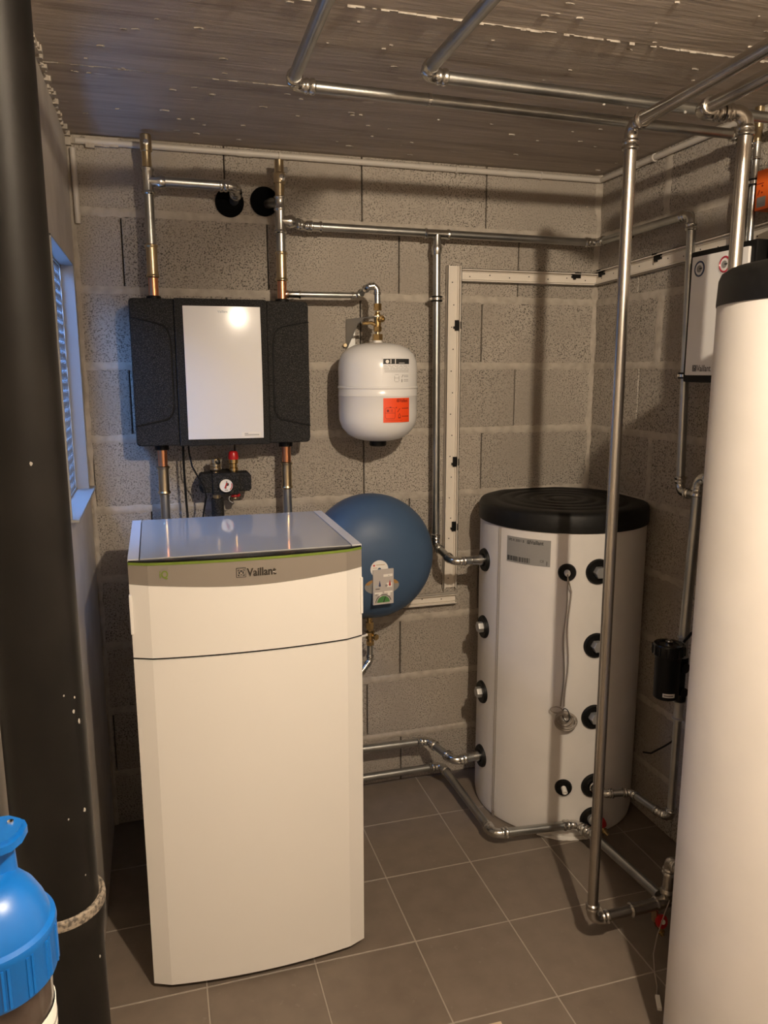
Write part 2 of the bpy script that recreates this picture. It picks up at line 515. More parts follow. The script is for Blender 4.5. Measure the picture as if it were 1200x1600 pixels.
def block_wall(wall, place, length, offsets, first_half=None):
    """place(s0,s1,z0,z1,d0,d1)->bm of a box; s runs along the wall from 0 to length"""
    shared = {}
    for k in range(-1, 9):
        zt, zb = (ZAB - k * CH, ZAB - (k + 1) * CH)
        zt = min(zt, H - .001); zb = max(zb, 0.002)
        off = offsets[k + 1]
        s = off - BL * math.ceil(off / BL)
        while s < length:
            a, b = max(s + .0022, .0), min(s + BL - .0022, length)
            if b - a > .012:
                z0, z1 = zb + (.0105 if zb > .01 else 0), zt - (.0105 if zt < H - .01 else 0)
                d = random.uniform(-.0015, .0015)
                obj('block', place(a, b, z0, z1, -.0055 + d), 'block', wall, smooth=False)
            s += BL


def mortar_bed(wall, point, length, z, seed):
    rnd = random.Random(seed)
    bm = bmesh.new(); n = int(length / .012)
    rows = []
    for i in range(n + 1):
        s = length * i / n
        up, dn = rnd.uniform(.0115, .0165), rnd.uniform(.0115, .018)
        o = rnd.uniform(-.001, .001)
        rows.append([bm.verts.new(point(s, z + up, .0052)), bm.verts.new(point(s, z + up * .5, .0078 + o)), bm.verts.new(point(s, z - dn * .45, .0078 + o)), bm.verts.new(point(s, z - dn, .0052)),
                     bm.verts.new(point(s, z - dn, -.02)), bm.verts.new(point(s, z + up, -.02))])
    for A, B in zip(rows, rows[1:]):
        for k in range(6): bm.faces.new((A[k], A[(k + 1) % 6], B[(k + 1) % 6], B[k]))
    bm.faces.new(rows[0]); bm.faces.new(rows[-1][::-1])
    obj('mortar_bed', bm, 'mortar', wall)


wall_back = struct('wall_back', bx(XL - .1, XR + .1, .024, .2, -.05, H + .05), 'dark_gap')
offs = [.360, .0046, .351, .003, .361, .051, .36, .013, .369, .017]
block_wall(wall_back, lambda a, b, z0, z1, d: bx(XL + a, XL + b, d, .026, z0, z1, .003, 1), XR - XL - .002, [o - XL for o in offs])
for k in range(0, 9):
    mortar_bed(wall_back, lambda s, z, w: Vector((XL + s, -w, z)), XR - XL, ZAB - k * CH, 100 + k)
wall_right = struct('wall_right', bx(XR + .024, XR + .2, YB, .1, -.05, H + .05), 'dark_gap')
offr = [.44, .30, .44, .335, .43, .20, .44, .30, .44, .2]
block_wall(wall_right, lambda a, b, z0, z1, d: bx(XR + d, XR + .026, -b, -a, z0, z1, .003, 1), 2.4, offr)
obj('render', bx(XR - .004, XR + .026, YB, -2.4, 0, H), 'plaster', wall_right, smooth=False)
for k in range(0, 9):
    mortar_bed(wall_right, lambda s, z, w: Vector((XR - w, -s, z)), 2.4, ZAB - k * CH, 200 + k)
# wide vertical mortar joints in the right wall and the mortared corner
for (y, k) in ((-.44, 1), (-.43, 3), (-.44, -1)):
    rnd = random.Random(k + 9); bm = bmesh.new(); zt = min(ZAB - k * CH, H - .01); zb = ZAB - (k + 1) * CH
    rows = []
    for i in range(13):
        z = zb + (zt - zb) * i / 12
        a, b = rnd.uniform(.015, .024), rnd.uniform(.015, .024)
        rows.append([bm.verts.new(Vector((XR - .0052, y + a, z))), bm.verts.new(Vector((XR - .0082, y, z))), bm.verts.new(Vector((XR - .0052, y - b, z))), bm.verts.new(Vector((XR + .02, y, z)))])
    for A, B in zip(rows, rows[1:]):
        for q in range(4): bm.faces.new((A[q], A[(q + 1) % 4], B[(q + 1) % 4], B[q]))
    bm.faces.new(rows[0]); bm.faces.new(rows[-1][::-1])
    obj('mortar_joint', bm, 'mortar', wall_right)
rnd = random.Random(5); bm = bmesh.new(); rows = []
for i in range(60):
    z = H * i / 59
    a, b = rnd.uniform(.016, .034), rnd.uniform(.010, .022)
    rows.append([bm.verts.new(Vector((XR - a, -.0054, z))), bm.verts.new(Vector((XR - .011, -.011, z))), bm.verts.new(Vector((XR - .0054, -b, z))), bm.verts.new(Vector((XR + .01, .01, z)))])
for A, B in zip(rows, rows[1:]):
    for q in range(4): bm.faces.new((A[q], A[(q + 1) % 4], B[(q + 1) % 4], B[q]))
bm.faces.new(rows[0]); bm.faces.new(rows[-1][::-1])
obj('mortar_joint', bm, 'mortar', wall_back)
# crumbly mortar along the left edges
rnd = random.Random(11); bm = bmesh.new(); rows = []
for i in range(70):
    z = H * i / 69
    a, b = rnd.uniform(.014, .019), rnd.uniform(.006, .010)
    rows.append([bm.verts.new(Vector((XL + a, -.0054, z))), bm.verts.new(Vector((XL + .008, -.010, z))), bm.verts.new(Vector((XL, -b, z))), bm.verts.new(Vector((XL - .01, .01, z)))])
for A, B in zip(rows, rows[1:]):
    for q in range(4): bm.faces.new((A[q], A[(q + 1) % 4], B[(q + 1) % 4], B[q]))
bm.faces.new(rows[0]); bm.faces.new(rows[-1][::-1])
obj('mortar_joint', bm, 'mortar', wall_back)
bm = bmesh.new()
for k in range(70):
    y = random.uniform(-.95, -.01); s = random.uniform(.003, .011)
    bx(XL, XL + s * random.uniform(.5, 2), y - s, y + s, H - .006 - s * random.uniform(.3, 1.3), H, 0, bm=bm)
for k in range(14):
    x = XL + random.uniform(0, .16); s = random.uniform(.004, .014)
    bx(x - s, x + s, -.012 - s, -.004, H - .03 - s * random.uniform(.2, 1.2), H - .01, 0, bm=bm)
obj('crumbled_mortar', bm, 'mortar', wall_back, smooth=False, kind='stuff')

# ---- left wall with the barred window opening
WY0, WY1, WZ0, WZ1, WD = -0.70, -0.10, 1.335, 2.085, 0.044
bm = bx(XL - WD, XL, YB, .2, -.05, WZ0)
bx(XL - WD, XL, YB, .2, WZ1, H + .05, bm=bm)
bx(XL - WD, XL, YB, WY0, WZ0, WZ1, bm=bm)
bx(XL - WD, XL, WY1, .2, WZ0, WZ1, bm=bm)
struct('wall_left', bm, 'plaster')
struct('wall_front', bx(XL - .1, XR + .2, YB - .15, YB, -.05, H + .05), 'plaster')
win = bpy.data.objects.new('window_1', None); COL.objects.link(win); win['kind'] = 'structure'
win.location = (XL, -.4, WZ0); ORG[win.name] = Vector(win.location)
obj('jamb', bx(XL - WD - .002, XL + .004, WY1 - .006, WY1 + .0, WZ0, WZ1, .001, 1), 'frame_paint', win)
obj('jamb', bx(XL - WD - .002, XL + .004, WY0, WY0 + .006, WZ0, WZ1, .001, 1), 'frame_paint', win)
obj('head', bx(XL - WD - .002, XL + .004, WY0, WY1, WZ1 - .006, WZ1, .001, 1), 'frame_paint', win)
obj('sill', bx(XL - WD - .002, XL + .022, WY0 - .005, -.035, WZ0 - .004, WZ0 + .004, .001, 1), 'frame_paint', win)
bm = bx(XL - .044, XL - .036, WY0 + .006, WY0 + .018, WZ0, WZ1)
bx(XL - .044, XL - .036, WY1 - .018, WY1 - .006, WZ0, WZ1, bm=bm)
bx(XL - .044, XL - .036, WY0 + .006, WY1 - .006, WZ0, WZ0 + .012, bm=bm)
bx(XL - .044, XL - .036, WY0 + .006, WY1 - .006, WZ1 - .012, WZ1, bm=bm)
obj('mesh_frame', bm, 'zinc', win)
bm = bmesh.new()
P = .034
wy, wz = WY1 - WY0, WZ1 - WZ0
for sg in (-1, 1):
    c = -wz
    while c < wy + wz:
        a, b = (max(c, 0), min(c + wz * .55, wy))
        y0, y1 = c, c + wz * .55
        t0, t1 = max(0, (0 - y0) / (y1 - y0)), min(1, (wy - y0) / (y1 - y0))
        if t1 > t0:
            z0, z1 = (wz * t0, wz * t1) if sg > 0 else (wz * (1 - t0), wz * (1 - t1))
            tube([(XL - .040, WY0 + y0 + (y1 - y0) * t0, WZ0 + z0), (XL - .040, WY0 + y0 + (y1 - y0) * t1, WZ0 + z1)], .0026, 5, bm)
        c += P
obj('wire_mesh', bm, 'mesh', win, kind='stuff')

# ------------------------------------------------------------------ heat pump cabinet
hp = thing('heat_pump', 'tall white floor-standing heat pump cabinet with grey band and green stripe', 'heat pump', (.303, -.62, 0))
XA, XB2 = -.006, .614


def hp_y(x):
    t = (x - XA) / (XB2 - XA)
    if t < .078: return -.893 - (.914 - .893) * t / .078
    if t > .922: return -.893 - (.914 - .893) * (1 - t) / .078
    s = (t - .078) / .844
    return -.914 - .020 * 4 * s * (1 - s)


HX = [XA, XA + .048] + [XA + .048 + (.524) * i / 14 for i in range(1, 14)] + [XB2 - .048, XB2]


def front_shell(ztop, zbot, th=.018, out=0.0):
    bm = bmesh.new()
    rows = []
    for x in HX:
        y = hp_y(x) - out
        zt = ztop(x) if callable(ztop) else ztop
        zb = zbot(x) if callable(zbot) else zbot
        rows.append([bm.verts.new((x, y, zt)), bm.verts.new((x, y, zb)), bm.verts.new((x, y + th, zb)), bm.verts.new((x, y + th, zt))])
    for A, B in zip(rows, rows[1:]):
        for k in range(4): bm.faces.new((A[k], A[(k + 1) % 4], B[(k + 1) % 4], B[k]))
    bm.faces.new(rows[0]); bm.faces.new(rows[-1][::-1])
    return bm


def band_z(x):
    t = (x - XA) / (XB2 - XA)
    return 1.1985 - .017 * math.sin(PI * t) ** 1.3


obj('cabinet', bx(.0, .608, -.872, -.352, .022, 1.245, .003, 1), 'white_paint', hp)
obj('plinth', bx(.02, .588, -.865, -.37, 0, .024), 'black', hp)
obj('lower_front', front_shell(.9932, .020), 'white_paint', hp, angle=14)
obj('upper_front', front_shell(lambda x: band_z(x) - .0006, .9993), 'white_paint', hp, angle=14)
obj('joint_line', front_shell(.9998, .9928, .012, -.006), 'black', hp, label='dark joint between the two front panels')
obj('trim_band', front_shell(1.2490, band_z, .018, -.0006), 'band', hp, angle=14)
obj('green_strip', front_shell(1.2558, 1.2490, .02, .0006), 'green', hp)
n = 16
xs = [XA + (XB2 - XA) * i / n for i in range(n + 1)]
obj('glass_edge', extrude_poly([(x, hp_y(x), 1.2565) for x in xs] + [(XB2, -.86, 1.2565), (XA, -.86, 1.2565)], (0, 0, .0040)), 'black_gloss', hp, smooth=False)
# glass top between two pale rails
def top_plate(x0, x1, z0, z1):
    return extrude_poly([(x0, -.8935, z0), (x1, -.8935, z0), (x1, -.352, z0), (x0, -.352, z0)], (0, 0, z1 - z0))
obj('glass_top', top_plate(.0245, .5835, 1.2575, 1.2632), 'glass_top', hp, smooth=False)
for a, b in ((XA, .0215), (.5865, XB2)): obj('top_rail', top_plate(a, b, 1.2575, 1.2636), 'rail', hp, smooth=False)
obj('top_tray', bx(.0, .608, -.86, -.354, 1.243, 1.2578), 'black', hp, smooth=False)
for x0, x1 in ((XA - .0022, XA + .0052), (XB2 - .0052, XB2 + .0022)):
    obj('grip_strip', bx(x0, x1, -.900, -.880, 1.064, 1.169, .002, 2), 'white_paint', hp)
f = lambda u, v, w: Vector((.300 + u, hp_y(.300 + u) - w, 1.2075 + v))
bm = bmesh.new(); patch(f, -.0365, -.0110, -.0025, .0235, .0008, bm=bm, th=.002); obj('badge', bm, 'ink', hp, smooth=False)
emblem(hp, f, -.0237, .0105, .0225, 'chrome', .0016)
letters(hp, 'Vaillant', .030, f, 'dark_chrome', .0016, .020, sx=.86).location = (-.008, 0, 0)
f = lambda u, v, w: Vector((.070 + u, hp_y(.070 + u) - w, 1.2155 + v))
letters(hp, 'GREEN', .0082, lambda u, v, w: f(u, v + .0225, w), 'ink_grey', .0012, .01)
letters(hp, 'iQ', .027, f, 'green', .0012, .02, sx=.8)

# ------------------------------------------------------------------ wall hung black foam unit
wu = thing('wall_unit', 'black foam-clad hydraulic unit with glossy white centre panel, hung on block wall', 'heating unit', (.316, 0, 1.485))
UX0, UX1, UZ0, UZ1 = .017, .615, 1.485, 1.975
obj('body', bx(UX0, UX1, -.186, -.0135, UZ0, UZ1, .016, 3), 'epp', wu)
obj('centre_cladding', bx(.160, .467, -.2, -.03, UZ0 - .001, UZ1 + .001, .006, 2), 'epp', wu)
for sg, xo, xi, xm in ((1, UX0 + .0, .124, .147), (-1, UX1 - .0, .508, .486)):
    zt0, zt1, zb1, zb0 = (1.912, 1.888, 1.572, 1.553) if sg > 0 else (1.905, 1.884, 1.566, 1.545)
    pts = [(xo, zt0), (xi - sg * .02, zt1 + .005), (xi, zt1 - .002), (xi + sg * .012, zt1 - .014), (xm - sg * .002, zt1 - .045), (xm, zt1 - .075), (xm, zb1 + .045), (xm - sg * .004, zb1 + .025), (xi + sg * .008, zb1 + .008), (xi - sg * .008, zb1), (xo, zb0)]
    g = .0022
    obj('side_cover', extrude_poly([(x - sg * g if 0 < i < len(pts) - 1 else x + sg * .002, -.184, z + (-g if i < 6 else g)) for i, (x, z) in enumerate(pts)], (0, -.0075, 0), bev=.0025), 'epp', wu)
    upper = [(xo + sg * .003, zt0 + g)] + [(x + sg * g, z + g) for x, z in pts[1:6]]
    lower = [(x + sg * g, z - g) for x, z in pts[6:10]] + [(xo + sg * .003, zb0 - g)]
    xc = .158 if sg > 0 else .469
    poly = [(xo + sg * .002, UZ1 - .020), (xo + sg * .006, UZ1 - .009), (xo + sg * .017, UZ1 - .003), (xc, UZ1 - .003), (xc, UZ0 + .003), (xo + sg * .017, UZ0 + .003), (xo + sg * .006, UZ0 + .009), (xo + sg * .002, UZ0 + .020)] + lower[::-1] + upper[::-1]
    obj('side_frame', extrude_poly([(x, -.184, z) for x, z in poly], (0, -.0075, 0), bev=.002), 'epp', wu)
    obj('groove', tube([(x, -.1865, z) for x, z in pts], .0022, 6), 'epp_groove', wu)
def pan_y(x, z): return -.2035 - .009 * (1 - ((z - 1.729) / .222) ** 2) - .0035 * (1 - ((x - .316) / .128) ** 2)
bm = bmesh.new(); nx, nz = 10, 16; g = []
for j in range(nz + 1):
    z = 1.507 + .444 * j / nz
    g.append([bm.verts.new((.188 + .256 * i / nx, pan_y(.188 + .256 * i / nx, z), z)) for i in range(nx + 1)])
for j in range(nz):
    for i in range(nx): bm.faces.new((g[j][i], g[j][i + 1], g[j + 1][i + 1], g[j + 1][i]))
rim = g[0][:] + [g[j][nx] for j in range(1, nz + 1)] + g[nz][nx - 1::-1] + [g[j][0] for j in range(nz - 1, 0, -1)]
back = [bm.verts.new((v.co.x, -.1975, v.co.z)) for v in rim]
for i in range(len(rim)):
    k = (i + 1) % len(rim); bm.faces.new((rim[i], back[i], back[k], rim[k]))
obj('front_panel', bm, 'white_gloss', wu, label='glossy white centre panel')
f = lambda u, v, w: Vector((.368 + u, pan_y(.368 + u, 1.512 + v) - w, 1.512 + v))
st = obj('sticker', patch(f, 0, .066, 0, .016), 'paper', wu, smooth=False)
bm = bmesh.new()
patch(f, .010, .022, .0105, .0125, .0012, bm=bm); patch(f, .010, .060, .0070, .0085, .0012, bm=bm); patch(f, .010, .060, .0042, .0054, .0012, bm=bm)
obj('print', bm, 'ink_grey', st, smooth=False)
letters(wu, 'Vaillant', .0115, lambda u, v, w: Vector((.301 + u, pan_y(.301 + u, 1.930 + v) - w, 1.930 + v)), 'faint_ink', .0006, .01)
for x, z0, z1 in ((.099, UZ1 - .002, UZ1 + .012), (.535, UZ1 - .002, UZ1 + .012), (.099, UZ0 - .018, UZ0 + .002), (.535, UZ0 - .018, UZ0 + .002)):
    obj('pipe_grommet', lathe([(.0245, 0), (.0245, z1 - z0 - .003), (.021, z1 - z0)], (x, -.12, z0), (0, 0, 1), 20), 'black', wu)

# ------------------------------------------------------------------ pipes around the wall unit
r = .0162


def air_vent(parent, x, y, z, h=.10):
    obj('vent_body', lathe([(.0150, 0), (.0150, h * .48), (.0185, h * .5), (.0185, h * .96), (.015, h)], (x, y, z), (0, 0, 1), 18), 'pale_brass', parent)
    k = obj('vent_screw', lathe([(.009, 0), (.009, .005), (.005, .006), (.005, .009), (0, .009)], (x, y - .0175, z + h * .72), (0, -1, 0), 12), 'chrome', parent)


p1 = thing('heating_pipe', 'left steel riser above the black unit, teeing right into a black wall hole', 'pipe', (.1, -.12, 1.986))
Y1 = -.12
obj('copper_stub', tube([(.1, Y1, 1.972), (.1, Y1, 2.055)], r, 18), 'copper', p1)
coupling(p1, (.1, Y1, 2.045), (0, 0, 1), .108, r, 'pale_brass')
obj('pipe', tube([(.1, Y1, 2.14), (.1, Y1, 2.33)], r, 18), 'steel', p1)
tee(p1, (.1, Y1, 2.352), (0, 0, 1), (1, 0, 0), r, .085, .055)
run(p1, [(.15, Y1, 2.354), (.392, Y1, 2.352), (.388, .018, 2.318)], r)
air_vent(p1, .1, Y1, 2.392, .104)
lathe_b = lathe([(.047, 0), (.050, .002), (.050, .010), (.044, .012), (.018, .012)], (.374, -.0065, 2.322), (0, -1, 0), 32)
obj('wall_sleeve', lathe_b, 'sleeve', p1)

p2 = thing('heating_pipe', 'steel riser on right of the black unit topped by brass air vent', 'pipe', (.535, -.12, 1.986))
obj('copper_stub', tube([(.535, Y1, 1.972), (.535, Y1, 2.055)], r, 18), 'copper', p2)
coupling(p2, (.535, Y1, 2.047), (0, 0, 1), .10, r, 'pale_brass')
obj('pipe', tube([(.535, Y1, 2.14), (.535, Y1, 2.215)], r, 18), 'steel', p2)
tee(p2, (.535, Y1, 2.250), (0, 0, 1), (1, .15, 0), r, .085, .05)
coupling(p2, (.535, Y1, 2.285), (0, 0, 1), .045, r)
obj('brass_pipe', lathe([(.0160, 0), (.0160, .045), (.0205, .048), (.0205, .078), (.0160, .082), (.0160, .122), (.013, .123)], (.535, Y1, 2.325), (0, 0, 1), 18), 'pale_brass', p2)
obj('vent_screw', lathe([(.010, 0), (.010, .006), (.005, .007), (.005, .012), (0, .012)], (.541, Y1 - .019, 2.388), (0, -1, 0), 12), 'chrome', p2)
obj('vent_tab', bx(.550, .564, Y1 - .004, Y1 + .003, 2.408, 2.426, .001, 1), 'chrome', p2)
obj('vent_tab', bx(.5415, .5485, Y1 - .031, Y1 - .026, 2.374, 2.390, .001, 1), 'chrome', p2)
obj('wall_branch', tube([(.535, Y1 + .008, 2.308), (.515, Y1 + .05, 2.318), (.505, .014, 2.325)], r, 16), 'steel', p2)
obj('wall_sleeve', lathe([(.047, 0), (.050, .002), (.050, .010), (.044, .012), (.018, .012)], (.497, -.0065, 2.332), (0, -1, 0), 32), 'sleeve', p2)

YM = -.085
r = .0145
p3 = thing('heating_pipe', 'long horizontal steel pipe along the back wall with tee and drop to tank', 'pipe', (1.127, YM, 1.02))
run(p3, [(.575, -.115, 2.250), (.622, YM - .002, 2.243), (1.803, YM, 2.236), (1.797, -.665, 2.240), (1.797, -.70, 1.328), (1.797, -1.10, 1.328)], r)
coupling(p3, (.640, YM, 2.2428), (1, 0, 0), .05, r)
tee(p3, (1.127, YM, 2.2390), (1, 0, 0), (0, 0, -1), r, .10, .075)
run(p3, [(1.127, YM, 2.17), (1.136, YM, 1.045), (1.140, -.262, 1.022), (1.262, -.262, 1.022)], r)
clamp(p3, (1.1285, YM, 2.004), (0, 0, 1), r, (0, 1, 0), .078)
clamp(p3, (1.797, -.684, 1.72), (0, 0, 1), r, (1, 0, 0), .066)
obj('rosette', lathe([(.016, 0), (.028, .001), (.028, .006), (.016, .008)], (1.7985, -.30, 2.238), (0, -1, 0), 20), 'black', p3)

p4 = thing('vessel_pipe', 'thin steel pipe from copper stub over to the white expansion vessel valve', 'pipe', (.535, -.12, 2.01))
rs = .0105
run(p4, [(.547, Y1, 2.004), (.812, Y1, 2.006), (.830, -.195, 2.030), (.861, -.2, 2.034), (.862, -.2, 1.955)], rs, R=.017, collar=.012)
coupling(p4, (.552, Y1, 2.004), (1, 0, 0), .05, rs)
obj('valve_nut', hexbar((.862, -.2, 1.972), (0, 0, -.024), .0145), 'brass', p4)
obj('valve_body', lathe([(.010, 0), (.010, .01), (.013, .014), (.013, .050), (.009, .056), (.009, .062)], (.862, -.2, 1.882), (0, 0, 1), 16), 'brass', p4)
obj('valve_port', lathe([(.008, 0), (.008, .012), (.012, .013), (.012, .020), (.005, .021), (.005, .018), (0, .018)], (.866, -.210, 1.918), (.25, -1, 0), 14), 'brass', p4)
obj('valve_spindle', tube([(.858, -.2, 1.898), (.838, -.203, 1.905), (.806, -.205, 1.903)], [.008, .006, .005], 10), 'brass', p4)
obj('valve_nut', hexbar((.862, -.2, 1.893), (0, 0, -.018), .015), 'brass', p4)
obj('union', lathe([(.008, 0), (.008, .014), (.010, .015)], (.862, -.2, 1.860), (0, 0, 1), 12), 'pale_brass', p4)
obj('valve_nut', hexbar((.862, -.2, 1.866), (0, 0, -.022), .0185), 'brass', p4)

br = thing('wall_bracket', 'zinc wall bracket with gusset holding the expansion vessel valve', 'bracket', (.80, 0, 1.87))
obj('back_plate', bx(.792, .828, -.013, -.008, 1.80, 1.925, .001, 1), 'zinc', br)
obj('arm', extrude_poly([(.792, -.010, 1.925), (.830, -.010, 1.925), (.885, -.182, 1.925), (.885, -.222, 1.925), (.845, -.222, 1.925), (.838, -.182, 1.925)], (0, 0, .0035)), 'zinc', br, smooth=False)
obj('gusset', extrude_poly([(.792, -.012, 1.925), (.792, -.012, 1.815), (.812, -.10, 1.905), (.826, -.155, 1.925)], (.003, 0, 0)), 'zinc', br, smooth=False)
obj('bolt', hexbar((.786, -.012, 1.832), (0, -.012, 0), .008), 'pale_brass', br)

# ------------------------------------------------------------------ white expansion vessel
ev = thing('expansion_vessel', 'round white expansion vessel with orange sticker, hanging beside the black unit', 'expansion vessel', (.862, -.2, 1.49))
VC, VR = (.862, -.2), .1425
prof = [(0, 1.484), (.05, 1.4865), (.085, 1.495), (.112, 1.511), (.131, 1.534), (.1405, 1.560), (VR, 1.585), (VR, 1.648), (VR + .0016, 1.650), (VR, 1.652), (VR, 1.674), (VR + .0032, 1.677), (VR + .0032, 1.681), (VR, 1.684), (VR, 1.748), (.1395, 1.771), (.130, 1.795), (.112, 1.814), (.085, 1.827), (.05, 1.834), (.02, 1.8365), (0, 1.837)]
obj('shell', lathe([(a, b) for a, b in prof], (*VC, 0), (0, 0, 1), 56), 'vessel_white', ev)
obj('neck', lathe([(.017, 0), (.015, .010), (.013, .012)], (*VC, 1.834), (0, 0, 1), 20), 'paper', ev)
obj('bottom_cap', lathe([(.028, 0), (.031, .004), (.031, .022)], (*VC, 1.466), (0, 0, 1), 24), 'black', ev)
f = on_cyl(VC, VR, -93.5, 1.694)
lb = obj('data_label', patch(f, -.014, .094, -.002, .088, .0007, 12, 1), 'vessel_white', ev)
bm = bmesh.new()
patch(f, -.012, .092, .066, .084, .0011, 12, 1, bm)
obj('label_header', bm, 'ink', lb)
bm = bmesh.new()
disc(f, .002, .0745, .006, .0015, 12, bm); patch(f, .013, .016, .068, .082, .0015, bm=bm); patch(f, .030, .033, .067, .083, .0015, bm=bm)
patch(f, .045, .070, .069, .0705, .0015, 3, 1, bm)
obj('label_header_print', bm, 'paper', lb)
bm = bmesh.new()
rn = random.Random(3)
for v in (.061, .057, .0525, .0485):
    u = -.010
    while u < .088:
        L = rn.uniform(.006, .02); patch(f, u, min(u + L, .091), v, v + .0011, .0011, 2, 1, bm); u += L + rn.uniform(.003, .006)
for v in (.0445, .0415, .0385): patch(f, -.008, .090, v, v + .0009, .0011, 8, 1, bm)
for (a, b, c, d) in ((.028, .029, .008, .026), (.045, .046, .008, .026), (.028, .046, .018, .019), (.030, .044, .005, .006), (.030, .044, .030, .031)): patch(f, a, b, c, d, .0011, bm=bm)
for v in (.027, .022, .012, .007): patch(f, .066, .088, v, v + .0016, .0011, 3, 1, bm)
patch(lambda u, v, w: f(u + v * .6, v, w), .044, .0465, .020, .030, .0011, bm=bm)
patch(f, .056, .060, .004, .013, .0011, bm=bm); patch(f, .057, .059, .013, .016, .0011, bm=bm)
obj('label_print', bm, 'ink_grey', lb)
f = on_cyl(VC, VR, -93.5, 1.560)
ol = obj('orange_label', patch(f, -.012, .094, 0, .084, .0008, 12, 1), 'orange_label', ev)
letters(ol, 'Vaillant', .0165, lambda u, v, w: f(u + .049, v + .0695, w), 'ink_red', .0013, .015, sx=.72)
emblem(ol, f, .0425, .0755, .0105, 'ink_red', .0013)
bm = bmesh.new()
for (a, b, c, d) in ((-.006, -.005, .018, .046), (.030, .031, .018, .046), (-.006, .031, .032, .033), (-.002, .027, .0125, .0135), (-.002, .027, .0505, .0515), (.010, .016, .0515, .054), (.000, .008, .0365, .0445), (.014, .022, .0365, .0375), (.014, .022, .0405, .0415), (.014, .022, .0440, .045), (.033, .037, .049, .053)): patch(f, a, b, c, d, .0013, 2, 1, bm)
for a, b in ((-.0055, -.0015), (.0305, .0265)):
    patch(lambda u, v, w, a=a, b=b: f(a + (b - a) * v + u, .0465 + v * .0045, w), 0, .001, 0, 1, .0013, bm=bm)
    patch(lambda u, v, w, a=a, b=b: f(a + (b - a) * v + u, .0180 - v * .0050, w), 0, .001, 0, 1, .0013, bm=bm)
patch(lambda u, v, w: f(u + v * .8, v, w), .010, .013, .036, .048, .0013, bm=bm)
for (a, b, c, d) in ((.0435, .0450, .015, .026), (.0510, .0525, .015, .026), (.0435, .0525, .014, .0175), (.0465, .0495, .026, .031)): patch(f, a, b, c, d, .0013, bm=bm)
for v, s in ((.046, 'p = 1.5 bar'), (.018, 'p = 1.5 bar')):
    pass
for v in (.0465, .0190):
    u = .059
    for L in (.004, .003, .005, .0045, .005): patch(f, u, u + L, v, v + .003, .0013, bm=bm); u += L + .002
patch(f, -.006, .060, .0062, .0070, .0013, 6, 1, bm)
obj('label_print', bm, 'ink_red', ol)

# ------------------------------------------------------------------ pipes and safety group under the unit
for x, nm in ((.1, 'left copper and steel pipe dropping from black unit behind white cabinet'), (.536, 'right copper and steel pipe dropping from black unit behind white cabinet')):
    q = thing('heating_pipe', nm, 'pipe', (x, -.12, 1.1)); r = .0162
    obj('copper_stub', tube([(x, Y1, 1.488), (x, Y1, 1.40)], r, 18), 'copper', q)
    coupling(q, (x, Y1, 1.41), (0, 0, -1), .10, r, 'pale_brass')
    run(q, [(x, Y1, 1.32), (x, Y1, 1.12), (x, -.351, 1.12)], .0165)

sg_ = thing('safety_group', 'black insulated safety group with pressure gauge and red-capped valve, behind cabinet', 'valve group', (.312, -.03, 1.31))
GY = -.155
obj('insulation', extrude_poly([(.222, -.06, 1.366), (.230, -.06, 1.376), (.396, -.06, 1.376), (.404, -.06, 1.366), (.404, -.06, 1.318), (.396, -.06, 1.309), (.362, -.06, 1.311), (.342, -.06, 1.303), (.268, -.06, 1.303), (.258, -.06, 1.309), (.230, -.06, 1.308), (.222, -.06, 1.318)], (0, -.075, 0), bev=.004), 'epp', sg_)
obj('centre_block', bx(.266, .358, -.147, -.014, 1.301, 1.378, .004, 2), 'epp', sg_)
ga = obj('gauge', lathe([(.026, 0), (.026, .010), (.0235, .012), (.0235, .0105), (0, .0105)], (.312, -.145, 1.336), (0, -1, 0), 28), 'paper', sg_)
f = on_front(.312, -.1556, 1.336)
obj('gauge_rim', disc(f, 0, 0, .0265, .0022, 28, r0=.0232, th=.006), 'black', ga)
bm = bmesh.new(); patch(lambda u, v, w: f(u + v * .15, v, w), -.0014, .0014, -.012, .016, .0014, bm=bm); disc(f, .004, .004, .006, .0014, 10, bm); patch(f, -.006, .006, -.0175, -.0158, .0012, bm=bm)
obj('gauge_needle', bm, 'ink', ga, smooth=False)
bm = bmesh.new(); patch(lambda u, v, w: f(u + v * .4, v, w), -.0035, .0015, -.010, .010, .0019, bm=bm); disc(f, 0, 0, .0215, .0010, 16, bm, a0=-.9, a1=.35, r0=.0185)
obj('gauge_mark', bm, 'red', ga, smooth=False)
obj('air_vent', lathe([(.010, 0), (.010, .008), (.017, .012), (.019, .016), (.019, .024), (.017, .026), (.019, .029), (.019, .036), (.0165, .038), (.017, .040), (.017, .054), (.014, .056)], (.281, -.11, 1.374), (0, 0, 1), 20), 'pale_brass', sg_)
obj('vent_cap', lathe([(.006, 0), (.0085, .002), (.0085, .010), (.005, .012)], (.287, -.125, 1.418), (.2, -1, .1), 14), 'black_gloss', sg_)
obj('safety_valve', lathe([(.012, 0), (.012, .007), (.016, .009), (.016, .019), (.013, .021), (.013, .034), (.017, .037), (.017, .050)], (.345, -.11, 1.374), (0, 0, 1), 18), 'brass', sg_)
obj('valve_cap', lathe([(.018, 0), (.0185, .010), (.0165, .024), (.012, .030), (0, .031)], (.345, -.11, 1.424), (0, 0, 1), 18), 'red', sg_)
obj('drain_knob', lathe([(.008, 0), (.019, .004), (.020, .012), (.014, .016)], (.346, -.11, 1.302), (0, 0, -1), 14), 'red', sg_)
obj('drain_cap', lathe([(.012, 0), (.013, .004), (.011, .010)], (.346, -.112, 1.285), (0, 0, -1), 16), 'pale_brass', sg_)
